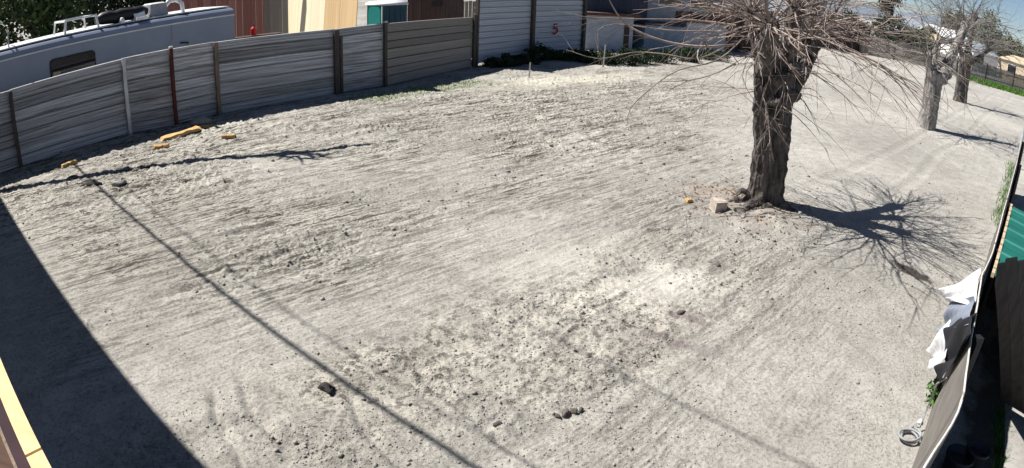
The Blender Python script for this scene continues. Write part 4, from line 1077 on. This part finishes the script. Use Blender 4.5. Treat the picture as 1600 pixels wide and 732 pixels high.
slab("yellow_board", "small yellow scrap just below the longest scrap", "scrap", 252, 233, (.42, .15, .07), math.radians(15), M_foam, fg)
slab("yellow_board", "small yellow scrap by itself, leftmost near the dark brown post", "scrap", 109, 260, (.42, .13, .08), math.radians(58), M_foam, fg)
lump("brown_clod", "brown dusty heap beside the yellow scraps in the fence shadow", "clod", 315, 196, (.3, .22, .12), .3, M_clod, seed=4)
p = on_ground(1121, 330)
t = tag(MB().box((p.x, p.y, p.z + .09), (.23, .22, .2), Matrix.Rotation(.25, 4, 'Z') @ Matrix.Rotation(.12, 4, 'X'), .94).build("concrete_block", M_block), "square grey brown block on the soil left of the big trunk", "block")
slab("yellow_chip", "small yellow wood chip in the dead leaves left of the block", "chip", 1076, 317, (.12, .09, .05), .4, M_foam)
dk = "dark lumps on the tilled soil"
lump("dark_clod", "black shaggy lump in the lower left middle of the lot", "lump", 511, 607, (.095, .055, .028), -.4, M_darksoil, dk, 7, .5, 3)
lump("dark_clod", "dark lump beside the shadow line below the leftmost yellow scrap", "lump", 145, 291, (.22, .11, .06), .3, M_darksoil, dk, 8, .4)
lump("dark_clod", "greyish flat lump right of the dark one below the leftmost yellow scrap", "lump", 186, 291, (.16, .1, .05), .2, M_clod, dk, 9, .4)
lump("dark_clod", "small black lump near the photo's bottom edge left of the clod row", "lump", 778, 664, (.04, .027, .018), .2, M_damp, dk, 10, .4)
lump("dark_clod", "small dark lump with debris on the soil below the block", "lump", 1121, 414, (.06, .04, .025), 1.0, M_damp, dk, 11, .4)
lump("dark_clod", "small dark lump at the head of the rusty patches", "lump", 1064, 487, (.06, .035, .018), .2, M_redsoil, dk, 12, .4)
for i, (px, py, s) in enumerate([(872, 648, .03), (884, 644, .045), (897, 642, .036), (908, 639, .03)]):
    lump("soil_lump", ["left end lump of the short row of soil clods near the bottom centre", "tallest lump of the short row of soil clods near the bottom centre", "lump right of the tallest in the short row of soil clods", "right end lump of the short row of soil clods near the bottom centre"][i], "lump", px, py, (s, s * .7, s * .8), i * 1.3, M_damp, "row of soil lumps near the bottom centre", 20 + i, .4)
for (px, py, h, lab) in ((827, 123, .55, "short wooden stake in front of the white fence"), (943, 107, .95, "taller wooden stake right of the white fence, by the bush")):
    p = gp(px, py); o = MB().box((p.x, p.y, h / 2 - .02), (.055, .04, h + .04), Matrix.Rotation(.04, 4, 'Y'), .8).build("wooden_stake", M_post_pale); tag(o, lab, "stake", "wooden stakes in the soil")
# leaf litter
rs = np.random.RandomState(3); n = 480
c = np.array([gp(1120, 305).xy[:], TREE1.xy[:], gp(1180, 345).xy[:]]); k = rs.randint(0, 3, n)
Pq = c[k] + rs.normal(size=(n, 2)) * .55; z = height(Pq[:, 0], Pq[:, 1]) + .008
a = rs.uniform(0, 6.28, n); s = rs.uniform(.015, .035, n); dv = np.stack([np.cos(a) * s, np.sin(a) * s], 1); ev = np.stack([-dv[:, 1], dv[:, 0]], 1) * .6
V = np.stack([np.c_[Pq - dv, z], np.c_[Pq + ev, z + rs.uniform(0, .02, n)], np.c_[Pq + dv, z + .004], np.c_[Pq - ev, z + rs.uniform(0, .02, n)]], 1).reshape(-1, 3)
o = link("leaf_litter", np_mesh("leaf_litter", V, np.arange(4 * n).reshape(-1, 4), M_leaf_dry)); tag(o, "brown dead leaves scattered round the foot of the big trunk", "leaf litter", kind='stuff')

# ------------------------------------------------------------------ the house side: fence cap in the lower left corner, added shadow-casting house and tree, cables
TW = Vector((.816, -.578, 0)).normalized(); NWv = Vector((.578, .816, 0)).normalized()
def cap_fence():
    z = 2.4; a, b = gp(0, 559, z), gp(81, 732, z); c, d = gp(0, 620, z), gp(48, 732, z)
    e = (b - a).normalized(); nn = Vector((-e.y, e.x, 0)); w = abs((c - a).dot(nn)); 
    j = gp(56, 705, z); sj = (j - a).dot(e)
    t = thing("capped_fence", a, "brown board fence with a fresh yellow lumber cap in the bottom left corner", "fence")
    s0, s1 = -2.2, 1.9
    rot = frame((0, 0, 0), e).to_3x3().to_4x4()
    for (q0, q1) in ((s0, sj - .006), (sj + .008, s1)):
        mid = a + e * ((q0 + q1) / 2) - nn * (w / 2)
        MB().box(mid + Vector((0, 0, -.02)), (q1 - q0, w, .04), rot).build("cap_board", M_lumber, t)
    for (off, wd, dz, m_, nm) in ((w + .022, .05, .10, M_cap_shade, "rail"), (w + .054, .012, .11, M_post_tan, "batten"), (w + .085, .05, .15, M_brownboard, "rail"), (w + .118, .012, .17, M_brownboard, "batten")):
        MB().box(a + e * ((s0 + s1) / 2) - nn * off + Vector((0, 0, -dz)), (s1 - s0, wd, .09), rot).build(nm, m_, t)
    k = 0; s = s0
    me = MB().box((.5, 0, .5), (1, 1, 1)).mesh("board", M_brownboard)
    while s < s1 - .1:
        A = a + e * s - nn * (w * .5); link("board", me, t, scaled(frame((A.x, A.y, 0), e), .135, .02, z - .045)); s += .142
    return e, nn
cap_fence()
# unseen stand-in house, added left of frame so its eave throws the corner's straight shadow
def caster_house():
    H = 5.45; n0 = -.10
    A = NWv * n0 - TW * 17.9; B = NWv * n0 - TW * 4.6
    t = thing("shadow_caster_house", (A + B) / 2, "unseen two storey stand-in house beyond the left edge, added to shade the corner", "house")
    L = (B - A).length; rot = frame((0, 0, 0), TW).to_3x3().to_4x4(); mid = (A + B) / 2
    MB().box(mid - NWv * 3.35 + Vector((0, 0, H / 2 - .1)), (L - .5, 6.0, H - .2), rot).build("wall", M_house_stucco, t)  # stucco wall of the unseen stand-in house
    mb = MB()
    for x in (-L / 2, L / 2):
        for (y, z) in ((0, H), (-3.35, H + .15), (-6.7, H), (-6.7, H - .12), (0, H - .12)): mb.v.append(tuple(mid + TW * x + NWv * y + Vector((0, 0, z))))
    for i in range(5): j = (i + 1) % 5; mb.f.append((i, j, 5 + j, 5 + i))
    mb.f.append(tuple(range(5))); mb.f.append(tuple(reversed(range(5, 10)))); mb.build("roof", M_roofbrown, t)
    for x in (-4, 0, 4):
        w_ = MB().box(mid + TW * x - NWv * .34 + Vector((0, 0, 3.6)), (1.3, .06, 1.2), rot).build("window", M_white, t); MB().box(mid + TW * x - NWv * .31 + Vector((0, 0, 3.6)), (1.15, .03, 1.05), rot).build("pane", M_glass, w_)
caster_house()
def caster_tree():  # unseen stand-in tree, its limb shaped to throw the thin shadow
    z = 5.5; base = NWv * -.9 - TW * 19.0
    pts = [gp(*p) - SHV * z for p in ((0, 300), (100, 284), (200, 267), (300, 255), (400, 246), (500, 236), (620, 221))]
    for p in pts: p.z = z
    t = thing("shadow_caster_tree", base, "unseen stand-in tree beyond the left edge, its limb added to throw a thin shadow", "tree")
    mb = MB(); mb.tube([base - Vector((0, 0, .2)), base + Vector((0, 0, 2.5)), base + Vector((.2, .1, 4.8)), base + Vector((.3, .2, 6.5))], [.22, .18, .14, .06], 9)
    mb.build("trunk", M_bark_dark, t)
    mb = MB(); ext = [base + Vector((.2, .1, 4.7))] + pts
    mb.tube(ext, [.17, .155, .145, .135, .125, .11, .09, .03], 7)
    mb.build("limb", M_bark_dark, t)
    rr = random.Random(8); mb = MB(); c = gp(475, 243) - SHV * z; c.z = z
    for k in range(16): whip(mb, c + Vector((rr.uniform(-.5, .5), rr.uniform(-.25, .25), 0)), Vector((rr.uniform(-1, 1), rr.uniform(-.7, .4), rr.uniform(-.3, .5))), rr.uniform(.4, .9), .05, rr, .3, 2, n=4)
    mb.build("twigs", M_twig, t)
caster_tree()
def cables():
    def line(p, q, z, r, label):
        a, b = gp(*p) - SHV * z, gp(*q) - SHV * z; a.z = b.z = z; d = (b - a).normalized()
        a2, b2 = a - d * 2.2, b + d * 8; mb = MB()
        mb.tube([a2 + (b2 - a2) * (k / 12) for k in range(13)], r, 6)
        o = mb.build("overhead_cable", M_cable); tag(o, label, "cable", "overhead cables above the lot"); return a2, b2
    la = line((120, 262), (745, 730), 6.6, .031, "thick overhead cable whose shadow runs from the fence to the bottom centre")
    line((205, 300), (840, 730), 7.6, .0125, "thinner overhead cable running beside the thick one")
    line((1075, 635), (1270, 732), 7.2, .013, "overhead cable whose shadow crosses the lower right soil")
    return la
cables()
